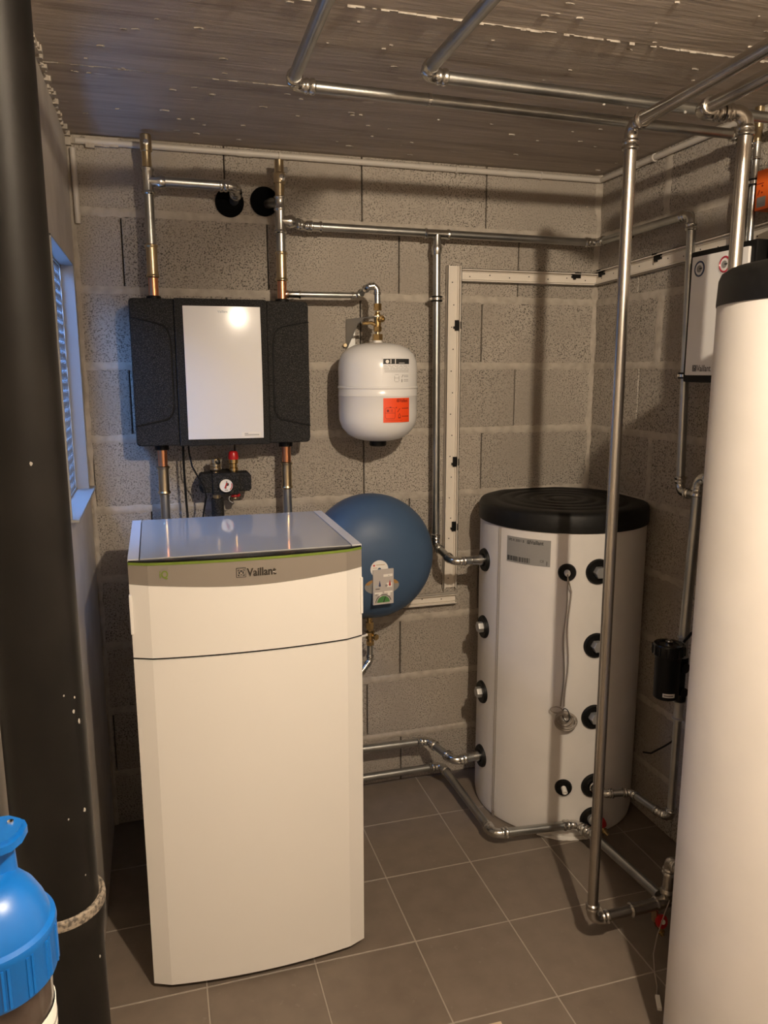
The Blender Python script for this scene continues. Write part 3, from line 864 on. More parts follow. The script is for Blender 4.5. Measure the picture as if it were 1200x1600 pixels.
obj('cap_strap', tube([(.337 - .014 * math.sin(t), -.122, 1.282 - .014 * math.cos(t)) for t in [PI * 1.1 * i / 10 for i in range(11)]], .0016, 6), 'grey_plastic', sg_)
obj('brass_stub', lathe([(.0135, 0), (.0135, .018)], (.282, -.11, 1.285), (0, 0, 1), 14), 'pale_brass', sg_)
obj('lagged_pipe', lathe([(.020, 0), (.022, .003), (.022, .25)], (.283, -.11, 1.285), (0, 0, -1), 20), 'epp', sg_)
obj('pipe', tube([(.283, -.11, 1.05), (.283, -.11, 1.02), (.283, -.352, 1.02)], .012, 12), 'steel', sg_)

tag(obj('power_cable', tube([(.172, -.10, 1.490), (.171, -.10, 1.40), (.173, -.10, 1.30), (.177, -.10, 1.18), (.180, -.16, 1.06), (.18, -.352, 1.02)], .0042, 8), 'black', loc=(.172, -.10, 1.48)), 'straight black cable dropping from the black unit, behind white cabinet', 'cable')
tag(obj('sensor_cable', tube([(.190, -.11, 1.490), (.190, -.13, 1.455), (.197, -.16, 1.41), (.215, -.165, 1.372), (.236, -.165, 1.335), (.240, -.17, 1.30), (.230, -.165, 1.25), (.222, -.16, 1.20), (.22, -.20, 1.08), (.22, -.352, 1.05)], .0030, 8), 'black', loc=(.190, -.10, 1.48)), 'thin black cable curling past the safety group', 'cable')

# ------------------------------------------------------------------ blue pancake vessel
bv = thing('expansion_vessel', 'large round steel-blue flat expansion vessel with pressure card, behind white cabinet', 'expansion vessel', (.845, 0, 1.043))
BC, BR = (.845, 1.043), .2385
def bv_y(rr): return -.325 + .155 * (1 - math.sqrt(max(0, 1 - (rr / BR) ** 2.6)))
prof = [(BR * math.sin(t), 0) for t in ()]
prof = [(0, .325)] + [(q * BR, -bv_y(q * BR)) for q in (.12, .25, .38, .5, .6, .7, .78, .85, .9, .94, .97, .99, 1.0)] + [(BR * 1.0, .150), (BR * .98, .11), (BR * .9, .065), (BR * .7, .035), (0, .025)]
obj('shell', lathe(prof, (BC[0], 0, BC[1]), (0, -1, 0), 64), 'blue_vessel', bv)
obj('mount', bx(.80, .89, -.03, -.009, 1.0, 1.09, .002, 1), 'zinc', bv)
def on_bv(u0, v0): return lambda u, v, w: Vector((u0 + u, bv_y(math.hypot(u0 + u - BC[0], v0 + v - BC[1])) - w, v0 + v))
f = on_bv(.830, 1.032)
rc = obj('round_card', disc(f, 0, 0, .033, .0020, 32, r0=.0062, th=.002), 'paper', bv)
bm = bmesh.new(); patch(f, -.012, .020, .0155, .0172, .0026, bm=bm); patch(f, -.024, -.009, .0045, .006, .0026, bm=bm)
obj('card_print', bm, 'sticker_ochre', rc, smooth=False)
obj('card_dot', disc(f, -.020, .0145, .0036, .0026, 12), 'sticker_red', rc, smooth=False)
# oval sticker partly hidden by the card
f = on_bv(.842, .966)
def ovl(fv, a0, a1): return lambda u, v, w: fv(u * 2.3, v, w)
os_ = obj('oval_sticker', disc(lambda u, v, w: f(u * 1.95, v, w), 0, 0, .0335, .0012, 36), 'plate', bv)
obj('sticker_edge', disc(lambda u, v, w: f(u * 1.95, v, w), 0, 0, .0335, .0016, 36, r0=.026, a0=.25, a1=PI - .25), 'sticker_ochre', os_)
f = lambda u, v, w, g=on_bv(.843, .967): Vector((.843 + u, bv_y(.07) - .0065 - w, .967 + v + u * .03))
cd = obj('pressure_card', patch(f, -.0385, .0385, -.065, .065, .005, th=.011), 'card', bv, smooth=False)
bm = bmesh.new()
disc(f, 0, -.058, .024, .0060, 20, bm, a0=0, a1=PI)
obj('gauge_sector', bm, 'sticker_green', cd, smooth=False)
bm = bmesh.new()
disc(f, 0, -.058, .030, .0060, 20, bm, a0=0.2, a1=PI, r0=.0275); patch(lambda u, v, w: f(u + v * .35, v - .058, w), -.0016, .0016, 0, .022, .0066, bm=bm)
for (a, b, c, d) in ((-.030, -.014, -.0075, -.005), (-.030, -.024, -.029, -.027), (.018, .022, .040, .0415)): patch(f, a, b, c, d, .006, bm=bm)
obj('card_print', bm, 'ink', cd, smooth=False)
for u, mm in ((-.014, 'sticker_blue'), (.024, 'sticker_red')):
    bm = disc(f, u, .006, .0042, .0062, 12); patch(lambda p, q, w, u=u: f(u + p * (1 - q / .018), .008 + q, w), -.0036, .0036, 0, .016, .0062, 1, 2, bm)
    obj('drop_mark', bm, mm, cd, smooth=False)
for u in (-.027, .011): obj('dial_mark', disc(f, u, .004, .0048, .0062, 14), 'ink_grey' if u > 0 else 'faint_ink', cd, smooth=False)
for (a, b, c, d) in ((.000, .034, .0375, .0465), (-.033, -.004, -.0245, -.019), (.003, .034, -.0230, -.017), (-.018, -.008, -.036, -.0245), (.016, .026, -.034, -.023), (.012, .032, -.002, .014)):
    obj('card_field', patch(f, a, b, c, d, .0058), 'paper', cd, smooth=False)
obj('bottom_port', lathe([(.012, 0), (.012, .03)], (.829, -.19, .815), (0, 0, -1), 14), 'brass', bv)

bp_ = thing('vessel_pipe', 'brass valve and steel pipe hanging below the blue vessel', 'pipe', (.829, -.19, .70))
obj('valve_nut', hexbar((.829, -.19, .790), (0, 0, -.028), .016), 'brass', bp_)
obj('valve_body', lathe([(.012, 0), (.012, .01), (.017, .014), (.017, .040), (.012, .045), (.012, .055)], (.831, -.19, .710), (0, 0, 1), 16), 'brass', bp_)
obj('valve_port', lathe([(.008, 0), (.008, .02), (.012, .021), (.012, .028), (0, .028)], (.835, -.195, .735), (.6, -1, 0), 12), 'brass', bp_)
obj('valve_stem', tube([(.826, -.19, .742), (.806, -.205, .741), (.775, -.21, .740)], [.007, .0045, .004], 10), 'paper', bp_)
obj('valve_nut', hexbar((.831, -.19, .714), (0, 0, -.018), .0155), 'brass', bp_)
run(bp_, [(.831, -.19, .70), (.829, -.195, .635), (.786, -.215, .595), (.70, -.25, .585), (.60, -.30, .58), (.56, -.355, .58)], .0115, R=.02, collar=.014)

# ------------------------------------------------------------------ cream trunking (opened cable ducts)


def duct(name, label, p, d, L, out, side, wd=.056, dep=.022, clips=(), holes=None, group=None):
    p = Vector(p); d = Vector(d); o = Vector(out); s = Vector(side)
    t = thing(name, label, 'cable duct', p, group)
    def slab(a0, a1, s0, s1, o0, o1, bm=None):
        b = bx(0, 1, 0, 1, 0, 1)
        for v in b.verts: v.co = p + d * (a0 + (a1 - a0) * v.co.x) + s * (s0 + (s1 - s0) * v.co.y) + o * (o0 + (o1 - o0) * v.co.z)
        return join(bm, b)
    w = wd / 2
    obj('base_strip', slab(0, L, -w, w, 0, .003), 'trunk', t, smooth=False)
    for sg in (-1, 1):
        b = slab(0, L, sg * w, sg * (w - .0022), 0, dep); slab(0, L, sg * w, sg * (w - .006), dep - .002, dep, b); slab(0, L, sg * (w - .010), sg * (w - .0115), 0, dep * .45, b)
        obj('side_lip', b, 'trunk', t, smooth=False)
    b = bmesh.new(); n = int(L / .085)
    for i in range(n):
        q = p + d * (.04 + i * .085) + s * (.004 if i % 2 else -.003) + o * .0028
        lathe([(.0026, 0), (.0026, .0008), (0, .0008)], q, o, 8, b)
    if n: obj('fixing_hole', b, 'ink', t, smooth=False, kind='stuff')
    for c in clips:
        b = slab(c - .020, c + .020, w - .020, w - .004, .003, .010); slab(c - .014, c + .014, w - .004, w + .0012, .004, dep + .001, b); slab(c - .012, c - .004, w - .026, w - .018, .003, .014, b)
        obj('clip', b, 'black', t, smooth=False)
    return t


ZV0, ZV1 = .845, 2.137
duct('cable_duct', 'tall vertical cream duct base between steel riser and tank, black clips', (1.2225, -.0095, ZV0), (0, 0, 1), ZV1 - ZV0, (0, -1, 0), (1, 0, 0), .058, .022, (ZV0 * 0 + 1.912 - ZV0, 1.373 - ZV0, 1.105 - ZV0))
duct('cable_duct', 'horizontal cream duct base across the back wall above the tank', (1.2525, -.0095, 2.102), (1, 0, 0), .60, (0, -1, 0), (0, 0, 1), .050, .022, (.505,))
duct('cable_duct', 'short cream duct base below blue vessel at foot of vertical duct', (.98, -.0095, .800), (1, 0, 0), .272, (0, -1, 0), (0, 0, 1), .046, .022, ())
duct('cable_duct', 'cream duct base running along the right wall above white station', (1.8565, -.012, 2.107), (0, -1, .035), 1.55, (-1, 0, 0), (0, 0, 1), .056, .022, (.045, .41, .97))

# conduits along the ceiling edges and in the left corner
def conduit(label, a, b, rr=.010, cpl=()):
    a, b = Vector(a), Vector(b)
    t = thing('conduit', label, 'conduit', a)
    obj('tube', tube([a, b], rr, 14), 'conduit', t)
    for k in cpl:
        q = a + (b - a) * k; d = (b - a).normalized()
        obj('sleeve', tube([q - d * .025, q + d * .025], rr * 1.14, 14), 'conduit', t)
        obj('saddle', lathe([(rr * 1.1, 0), (rr * 1.35, .0005), (rr * 1.35, .008), (rr * 1.1, .0085)], q + d * .12, d, 14), 'conduit', t)
conduit('pale conduit along top of the back wall under the ceiling', (XL + .030, -.018, 2.487), (XR - .012, -.018, 2.487), .0105, (.28, .62, .80))
conduit('pale conduit along top of the right wall under the ceiling', (XR - .018, -.03, 2.487), (XR - .018, -2.2, 2.487), .0105, (.10, .5))
conduit('short upright pale conduit in the left rear corner', (XL + .022, -.020, 2.225), (XL + .020, -.020, 2.462), .0095, ())

# ------------------------------------------------------------------ buffer tank in the corner
TC, TR = (1.585, -.285), .316
bt = thing('buffer_tank', 'white cylindrical buffer tank with black lid, in the rear right corner', 'tank', (*TC, 0))
obj('jacket', lathe([(TR - .012, .0), (TR - .004, .006), (TR, .03), (TR, 1.176), (TR - .004, 1.182)], (*TC, 0), (0, 0, 1), 96), 'tank', bt)
lp = [(TR - .02, 1.176), (TR + .006, 1.176), (TR + .0065, 1.18), (TR + .005, 1.232), (TR - .002, 1.244), (TR - .016, 1.2485)]
for q in (.245, .185, .125, .065):
    lp += [(q + .012, 1.2485), (q + .006, 1.2445), (q - .006, 1.2445), (q - .012, 1.2485)]
lp += [(0, 1.2485)]
obj('lid', lathe(lp, (*TC, 0), (0, 0, 1), 96), 'lid', bt)
f = on_cyl(TC, TR, -163.5, 0)
obj('zip_seam', patch(f, -.011, .011, .035, 1.17, .0016, 2, 12), 'tank', bt)
bm = bmesh.new()
for a in (-.0042, .0042): patch(f, a - .0014, a + .0014, .02, 1.17, .0034, 1, 12, bm)
patch(f, -.004, .010, .004, .030, .004, 1, 1, bm)
obj('zip', bm, 'cable_white', bt)
rnd = random.Random(4)
pts = []
for i in range(22):
    t = math.radians(-128 + 46 * i / 21); q = TR + .004 + .014 * math.sin(PI * i / 21) + rnd.uniform(-.002, .002)
    pts.append((TC[0] + q * math.cos(t), TC[1] + q * math.sin(t), .001))
inn = [(TC[0] + (TR - .02) * math.cos(math.radians(-128 + 46 * i / 21)), TC[1] + (TR - .02) * math.sin(math.radians(-128 + 46 * i / 21)), .001) for i in range(22)]
obj('foil_hem', extrude_poly(pts + inn[::-1], (0, 0, .0025)), 'paper', bt, smooth=False)


def port(th, z, rr=.045, plug=True):
    c, s = math.cos(math.radians(th)), math.sin(math.radians(th))
    p = Vector((TC[0] + (TR - .004) * c, TC[1] + (TR - .004) * s, z)); d = Vector((c, s, 0))
    fl = obj('port_rosette', lathe([(rr, 0), (rr, .008), (rr * .92, .014), (rr * .55, .013), (rr * .52, .008), (0, .008)], p, d, 36), 'black', bt)
    if plug:
        obj('hex_plug', hexbar(p + d * .006, d * .026, .0215), 'zinc', fl)
    return p, d, fl


port(178, .7545); port(178, .485)
for z, a in ((1.037, -95), (.7625, -94.2), (.487, -93.4)): port(a, z, .0465)
pp, dd, fl = port(177, 1.022, plug=False); obj('socket', lathe([(.021, 0), (.021, .03), (.018, .034), (.018, .06)], pp, dd, 18), 'fitting', fl)
pp, dd, fl = port(178.5, .213, plug=False); obj('socket', lathe([(.021, 0), (.021, .03), (.018, .034), (.018, .06)], pp, dd, 18), 'fitting', fl)
pp, dd, fl = port(-91.2, .212, .0465, plug=False); obj('socket', lathe([(.021, 0), (.021, .02), (.018, .022), (.018, .03)], pp, dd, 18), 'fitting', fl)
pp5, dd5, fl = port(-91, .0755, .0465, plug=False); obj('socket', lathe([(.019, 0), (.019, .02), (.014, .022), (.014, .03)], pp5, dd5, 18), 'zinc', fl)
pp, dd, fl = port(-115.2, 1.035, .032, False); obj('cable_gland', lathe([(.011, 0), (.011, .020), (.008, .024), (.008, .034), (0, .034)], pp, dd, 14), 'paper', fl)
gl = pp + dd * .034
pp, dd, fl = port(-111.6, .209, .032, False); obj('sensor_sleeve', lathe([(.010, 0), (.010, .030), (.006, .031), (.006, .026), (0, .026)], pp, dd + Vector((.15, 0, -.35)), 14), 'paper', fl)
f = on_cyl(TC, TR, -157, 1.050)
pl = obj('rating_plate', patch(f, 0, .171, 0, .096, .0012, 14, 1, th=.001), 'plate', bt)
letters(pl, 'VPS R 200/1 B', .0125, lambda u, v, w: f(u + .006, v + .0795, w), 'ink', .0016, .015, sx=.92)
letters(pl, 'Vaillant', .020, lambda u, v, w: f(u + .098, v + .0775, w), 'ink', .0016, .02, sx=.80)
emblem(pl, f, .091, .0835, .013, 'ink', .0016)
bm = bmesh.new(); rn = random.Random(8)
patch(f, .006, .068, .068, .0697, .0016, 5, 1, bm)
for v in (.0625, .0575, .052, .0465, .041, .0355, .031):
    u = .006
    while u < .160:
        L = rn.uniform(.015, .05); patch(f, u, min(u + L, .166), v, v + .0013, .0016, 3, 1, bm); u += L + rn.uniform(.003, .010)
for v in (.073, .069): patch(f, .092, .112, v, v + .0011, .0016, 2, 1, bm); patch(f, .116, .164, v - .001, v + .0001, .0016, 4, 1, bm)
patch(f, .085, .0855, .055, .076, .0016, bm=bm)
obj('plate_print', bm, 'ink_grey', pl)
bm = bmesh.new(); u = .004
while u < .096:
    L = rn.choice((.0008, .0012, .002, .0032)); patch(f, u, u + L, .006, .024, .0016, bm=bm); u += L + rn.choice((.0008, .0014, .0022))
patch(f, .158, .160, .004, .020, .0016, bm=bm)
obj('barcode', bm, 'ink', pl)
letters(pl, 'CE', .0125, lambda u, v, w: f(u + .134, v + .0145, w), 'ink', .0016, .0)

sc = thing('sensor_cable', 'grey-white sensor cable hanging in a coiled bundle from the corner tank', 'cable', gl)
f = on_cyl(TC, TR, -113, 0)
for du, ph in ((-.006, 0), (.006, 1.0)):
    pts = [gl, gl + dd * .008 + Vector((0, 0, -.012))]
    for i in range(1, 15):
        v = 1.00 - (1.00 - .535) * i / 14
        pts.append(f(-.006 + du + .004 * math.sin(ph + i * .75), v, .012))
    obj('wire', tube(pts, .0027, 6), 'cable_white', sc)
rn = random.Random(21)
for k in range(11):
    cu, cv = rn.uniform(-.004, .004), .488 + rn.uniform(-.006, .006)
    a, b = .020 + .0015 * k + rn.uniform(-.002, .002), .018 + .0014 * k + rn.uniform(-.002, .002); tl = rn.uniform(-.6, .4)
    n = 24
    bm = bmesh.new()
    ptsl = []
    for i in range(n + 1):
        t = 2 * PI * i / n
        u, v = a * math.cos(t), b * math.sin(t)
        ptsl.append(f(cu + u * math.cos(tl) - v * math.sin(tl), cv + u * math.sin(tl) + v * math.cos(tl), .010 + .0022 * k + .005 * math.sin(t + k * 1.7)))
    obj('cable_loop', tube(ptsl, .0028, 6, bm), 'cable_white', sc)
obj('cable_loop', tube([f(-.030 + .020 * math.cos(t), .524 + .012 * math.sin(t), .022) for t in [2 * PI * i / 18 for i in range(19)]], .0021, 6), 'cable_white', sc)
obj('cable_tie', tube([f(.002 + .010 * math.cos(t), .508 + .024 * math.sin(t), .026 + .018 * math.cos(t)) for t in [2 * PI * i / 14 for i in range(15)]], .0018, 6), 'ink', sc)

dc = thing('drain_cock', 'red-handled brass drain cock at the foot of the corner tank', 'valve', pp5 + dd5 * .03)
q = pp5 + dd5 * .03
obj('body', lathe([(.012, 0), (.014, .004), (.014, .022), (.010, .026), (.010, .032)], q, dd5, 14), 'brass', dc)
obj('handle', lathe([(.010, 0), (.021, .003), (.021, .012), (.012, .016), (0, .016)], q + Vector((.012, -.018, .004)), (.4, -.6, .7), 12), 'red', dc)
obj('nozzle', lathe([(.009, 0), (.009, .018), (.012, .019), (.012, .026), (.008, .027), (.008, .040), (.005, .040)], q + Vector((.010, -.022, -.004)), (.45, -.55, -.62), 12), 'brass', dc)

# ------------------------------------------------------------------ low pipe loops
r = .0160
l1 = thing('heating_pipe', 'upper of two low steel pipes from behind cabinet to corner tank port', 'pipe', (.6, -.12, .235))
run(l1, [(.45, -.352, .24), (.45, -.125, .24), (1.098, -.122, .226), (1.150, -.284, .212), (1.262, -.276, .213)], r)
l2 = thing('heating_pipe', 'lower steel pipe snaking round the tank just above the floor tiles', 'pipe', (.6, -.05, .05))
run(l2, [(.35, -.352, .06), (.35, -.046, .06), (1.187, -.046, .060), (1.194, -.570, .062), (1.512, -.606, .066), (1.530, -.69, .072), (1.536, -1.070, .098)], r)
r = .0135
l3 = thing('heating_pipe', 'steel pipe from right port of corner tank to the riser by the filter', 'pipe', (1.584, -.61, .212))
run(l3, [(1.584, -.612, .212), (1.586, -.668, .212), (1.676, -.70, .222), (1.700, -.840, .217), (1.702, -.893, .235), (1.702, -.893, .600)], r, R=.022, collar=.018)
coupling(l3, (1.702, -.893, .59), (0, 0, 1), .07, r, 'zinc', lip=1.5)
obj('valve_body', lathe([(.020, 0), (.021, .03), (.014, .04), (.014, .11), (.021, .12), (.020, .15)], (1.702, -.893, .66), (0, 0, 1), 16), 'black', l3)
coupling(l3, (1.702, -.893, .81), (0, 0, 1), .075, r, 'zinc', lip=1.5)
run(l3, [(1.702, -.893, .88), (1.716, -.893, 1.405), (1.716, -1.22, 1.415)], .0168)

pf = thing('pipe_filter', 'black cylindrical pipe filter beside the riser, in dark gap by big tank', 'filter', (1.640, -.905, .68))
FC = (1.640, -.902)
obj('housing', lathe([(.036, 0), (.040, .004), (.041, .12), (.041, .145)], (*FC, .683), (0, 0, 1), 32), 'black', pf)
bm = lathe([(.046, 0), (.050, .006), (.050, .034), (.046, .040), (.034, .041), (.030, .037), (0, .037)], (*FC, .828), (0, 0, 1), 32)
for i in range(16):
    t = 2 * PI * i / 16; c, s = math.cos(t), math.sin(t)
    tube([(FC[0] + .050 * c, FC[1] + .050 * s, .834), (FC[0] + .050 * c, FC[1] + .050 * s, .862)], .003, 6, bm)
obj('screw_cap', bm, 'black_gloss', pf)
obj('cap_plug', lathe([(.012, 0), (.012, .010), (.006, .011), (.006, .016), (0, .016)], (*FC, .865), (0, 0, 1), 14), 'chrome', pf)
obj('manifold', bx(1.668, 1.704, -.915, -.872, .69, .80, .006, 2), 'black', pf)
for z in (.700, .785): obj('knob', lathe([(.014, 0), (.017, .004), (.017, .016), (.008, .018)], (1.690, -.912, z), (.1, -1, 0), 14), 'black_gloss', pf)
f = on_cyl(FC, .041, -118, .697)
lb = obj('label_strip', patch(f, -.016, .022, 0, .013, .001, 6, 1), 'paper', pf)
obj('print', patch(f, -.012, .017, .004, .0085, .0016, 6, 1), 'ink_grey', lb)
tag(obj('signal_cable', tube([(1.69, -.91, .87), (1.70, -.93, .905), (1.72, -.96, .93), (1.74, -1.02, .96), (1.76, -1.15, 1.0)], .0045, 8), 'black', loc=(1.69, -.91, .87)), 'black cable leaving the black pipe filter towards the big tank', 'cable')
tag(obj('signal_cable', tube([(1.712, -.895, .60), (1.740, -.846, .527), (1.772, -.785, .450), (1.80, -.715, .394), (1.838, -.585, .292), (1.852, -.52, .262)], .0032, 8), 'black', loc=(1.722, -.905, .60)), 'thin dark cable drooping across the right wall below the filter', 'cable')

# ------------------------------------------------------------------ ceiling pipes and the front risers
RC = .0145
c1 = thing('ceiling_pipe', 'ceiling pipe nearest the back wall, its elbow the leftmost', 'pipe', (.45, -.93, 2.42), 'steel pipes under the ceiling')
run(c1, [(.362, YB + .01, 2.42), (.440, -.918, 2.42), (1.805, -.882, 2.42), (1.805, -.884, 2.08)], RC, R=.030, collar=.030)
obj('sleeve', tube([(.80, -.908, 2.42), (.792, -.9083, 2.42)], RC * 1.10, 16), 'fitting', c1)
c2 = thing('ceiling_pipe', 'ceiling pipe turning right at the middle of the ceiling, second elbow from left', 'pipe', (.72, -1.08, 2.42), 'steel pipes under the ceiling')
run(c2, [(.690, YB + .01, 2.42), (.728, -1.065, 2.42), (1.862, -1.032, 2.42)], RC, R=.030, collar=.030)
for x in (1.22, 1.46):
    obj('paint_drop', lathe([(.003, -.004), (.0042, 0), (.0025, .003), (0, .004)], (x, -1.047 - (x - 1.22) * .02, 2.405), (0, -.7, -.7), 8), 'drip', c2)

RP = .0157
f1 = thing('front_riser', 'tall steel riser standing in front of the corner tank, from floor to ceiling', 'pipe', (1.272, -1.118, .1))
run(f1, [(1.06, YB + .01, 2.337), (1.257, -1.118, 2.337), (1.266, -1.118, .107), (1.43, -1.112, .105)], RP, 'steel_warm', 'steel_warm', R=.030, collar=.028)
coupling(f1, (1.40, -1.113, .105), (1, 0.02, 0), .10, .0165, 'steel_warm', 'manifold')
obj('manifold', tube([(1.49, -1.110, .105), (1.575, -1.108, .105)], .019, 18), 'steel_warm', f1)
tee(f1, (1.537, -1.109, .105), (1, 0, 0), (0, 0, 1), .0165, .09, .045, 'steel_warm')

f2 = thing('front_riser', 'steel riser dropping behind the big tank, second of the pair towards camera', 'pipe', (1.516, -1.215, .25))
run(f2, [(1.265, YB + .01, 2.362), (1.398, -1.175, 2.362), (1.516, -1.215, 2.362), (1.516, -1.215, .262), (1.537, -1.112, .250), (1.537, -1.110, .148)], .0168, 'steel_warm', 'steel_warm', R=.030, collar=.026)

mc = thing('drain_cock', 'red-handled brass drain cock under the pipe joint beside big tank', 'valve', (1.50, -1.11, .05))
obj('stub', hexbar((1.492, -1.112, .096), (0, -.004, -.046), .010), 'pale_brass', mc)
obj('body', lathe([(.009, 0), (.012, .004), (.012, .022), (.009, .026)], (1.500, -1.114, .056), (.25, -.3, -1), 14), 'brass', mc)
obj('handle', lathe([(.010, 0), (.021, .003), (.021, .012), (.010, .015), (0, .015)], (1.506, -1.122, .052), (.1, -.9, .35), 12), 'red', mc)
obj('handle_cap', lathe([(.008, 0), (.007, .003), (0, .003)], (1.5075, -1.1355, .0573), (.1, -.9, .35), 12), 'paper', mc)
obj('nozzle', lathe([(.008, 0), (.008, .016), (.011, .017), (.011, .023), (.006, .024), (.006, .032)], (1.505, -1.122, .036), (.2, -.35, -.9), 12), 'brass', mc)
tw = thing('sensor_lead', 'thin grey lead with white plug trailing to the floor beside big tank', 'cable', (1.42, -1.25, 0))
obj('wire', tube([(1.535, -1.125, .122), (1.50, -1.150, .10), (1.455, -1.180, .060), (1.418, -1.215, .030), (1.395, -1.255, .010), (1.372, -1.300, .004), (1.352, -1.325, .004)], .0018, 6), 'cable_white', tw)
b = bx(-.024, .024, -.006, .006, 0, .010, .001, 1)
bmesh.ops.rotate(b, verts=b.verts, matrix=Matrix.Rotation(math.radians(62), 3, 'Z')); bmesh.ops.translate(b, verts=b.verts, vec=(1.340, -1.350, .0005))
obj('plug', b, 'paper', tw)

# ------------------------------------------------------------------ right wall station, riser and boxes
st = thing('fresh_water_station', 'white wall station with blue and red dials, half hidden behind big tank', 'heating unit', (XR, -.91, 1.72))
obj('casing', bx(1.724, XR - .009, -1.05, -.768, 1.700, 2.102, .008, 2), 'black', st)
obj('front_cover', bx(1.716, 1.738, -1.030, -.788, 1.722, 2.084, .003, 2), 'white_gloss', st)
f = on_right(1.716, -.788, 1.722)
for u, mm in ((.040, 'dial_blue'), (.150, 'dial_red')):
    d0 = obj('dial', lathe([(.024, 0), (.024, .004), (.020, .006), (.018, .003), (0, .003)], (1.717, -.788 - u, 2.045), (-1, 0, 0), 26), mm, st)
    bm = disc(lambda a, b_, w, u=u: Vector((1.7140 - w, -.788 - u - a, 2.045 + b_)), 0, 0, .011, .002, 16)
    obj('dial_face', bm, 'ink_grey', d0)
    obj('dial_ring', lathe([(.0245, 0), (.028, .0005), (.028, .002), (.0245, .003)], (1.7165, -.788 - u, 2.045), (-1, 0, 0), 26), 'white_gloss', d0)
    obj('dial_pointer', patch(lambda a, b_, w, u=u: Vector((1.7118 - w, -.788 - u - a, 2.045 + b_)), .003, .015, -.002, .002, .0015), 'ink', d0, smooth=False)
emblem(st, f, .046, .022, .019, 'ink', .0006)
letters(st, 'Vaillant', .027, lambda u, v, w: f(u + .058, v + .013, w), 'ink', .0006, .01, sx=.78)

wr = thing('heating_pipe', 'slim steel pipe with brass vent rising from the right wall station', 'pipe', (1.815, -.915, 2.09))
obj('pipe', tube([(1.815, -.915, 2.09), (1.815, -.915, 2.375)], .0105, 16), 'steel', wr)
coupling(wr, (1.815, -.915, 2.345), (0, 0, 1), .05, .0105)
obj('vent_body', lathe([(.0115, 0), (.0115, .035), (.013, .038), (.013, .10)], (1.815, -.915, 2.390), (0, 0, 1), 16), 'pale_brass', wr)
clamp(wr, (1.815, -.915, 2.283), (0, 0, 1), .0105, (1, 0, 0), .042)
obj('vent_key', bx(1.792, 1.798, -.900, -.892, 2.425, 2.452, .002, 1), 'chrome', wr)

ob_ = thing('junction_box', 'bright orange box on the right wall at the picture edge', 'box', (XR, -.965, 2.25))
obj('case', bx(1.796, XR - .008, -1.004, -.946, 2.195, 2.306, .003, 2), 'orange_box', ob_)
f = on_right(1.796, -.946, 2.195)
lb = obj('sticker', patch(f, .008, .042, .008, .036, .0008), 'plate', ob_, smooth=False)
bm = bmesh.new()
for v in (.0115, .0165, .022, .028): patch(f, .011, .039, v, v + .0022, .0013, bm=bm)
obj('print', bm, 'ink_grey', lb, smooth=False)
bm = bmesh.new(); patch(f, .004, .030, .072, .0745, .001, bm=bm); disc(f, .026, .066, .0030, .001, 8, bm); disc(f, .026, .048, .0028, .001, 8, bm); patch(lambda u, v, w: f(u + v * .4, v, w), -.008, -.005, .042, .056, .001, bm=bm)
obj('marking', bm, 'ink_red', ob_, smooth=False)
gc = thing('wall_cover', 'grey sloping plastic cover on the right wall above the big tank', 'cover', (XR, -1.14, 2.08))
obj('shell', extrude_poly([(XR - .009, -1.072, 2.06), (1.76, -1.072, 2.06), (1.80, -1.072, 2.14), (XR - .009, -1.072, 2.16)], (0, -.20, 0)), 'grey_plastic', gc, smooth=False)
obj('rim', bx(1.752, XR - .009, -1.074, -1.064, 2.05, 2.165, .001, 1), 'black', gc)

# ------------------------------------------------------------------ big tank on the right
KC, KR = (1.522, -1.662), .323
kt = thing('storage_tank', 'big white storage tank with black lid rim, cut off at right edge', 'tank', (*KC, 0))
obj('jacket', lathe([(KR - .012, 0), (KR, .012), (KR, 1.874), (KR - .004, 1.880)], (*KC, 0), (0, 0, 1), 128), 'tank', kt)
obj('lid', lathe([(KR - .02, 1.873), (KR + .0015, 1.873), (KR + .002, 1.877), (KR, 1.927), (KR - .005, 1.940), (KR - .018, 1.948), (KR - .10, 1.952), (0, 1.954)], (*KC, 0), (0, 0, 1), 128), 'lid', kt)

# ------------------------------------------------------------------ foreground drain pipe, bottle, scrap
dp = thing('drain_pipe', 'thick black drain pipe rising floor to ceiling at the left edge', 'pipe', (-.078, -1.86, 0))
DC = (-.084, -1.86)
obj('pipe', lathe([(.0525, .93), (.0525, H - .001)], (*DC, 0), (0, 0, 1), 48), 'drain_pipe', dp)
obj('socket', lathe([(.0548, .0), (.0548, .945), (.0575, .965), (.0600, .985), (.0600, 1.004), (.0580, 1.012), (.0545, 1.012), (.0545, .99)], (*DC, 0), (0, 0, 1), 48), 'drain_pipe', dp)
obj('gasket', lathe([(.0540, .998), (.0606, 1.000), (.0614, 1.006), (.0606, 1.0125), (.0572, 1.0145), (.0540, 1.012)], (*DC, 0), (0, 0, 1), 48), 'gasket', dp)
bm = bmesh.new(); rn = random.Random(17)
for (th, z, s) in ((-38, 1.30, .0035), (-28, 1.282, .0045), (-32, 1.155, .004), (-52, 1.327, .002), (-60, 1.155, .002), (-70, 1.63, .0035), (-34, 1.318, .0022), (-26, .925, .003), (-40, 1.062, .002)):
    f = on_cyl(DC, 0.0526 if z > 1 else .0550, th, z)
    disc(lambda u, v, w: f(u * rn.uniform(.5, 1.1), v * rn.uniform(.8, 1.5), w), 0, 0, s * .62, .0006, 9, bm)
obj('paint_spot', bm, 'drip', dp, smooth=False, kind='stuff')

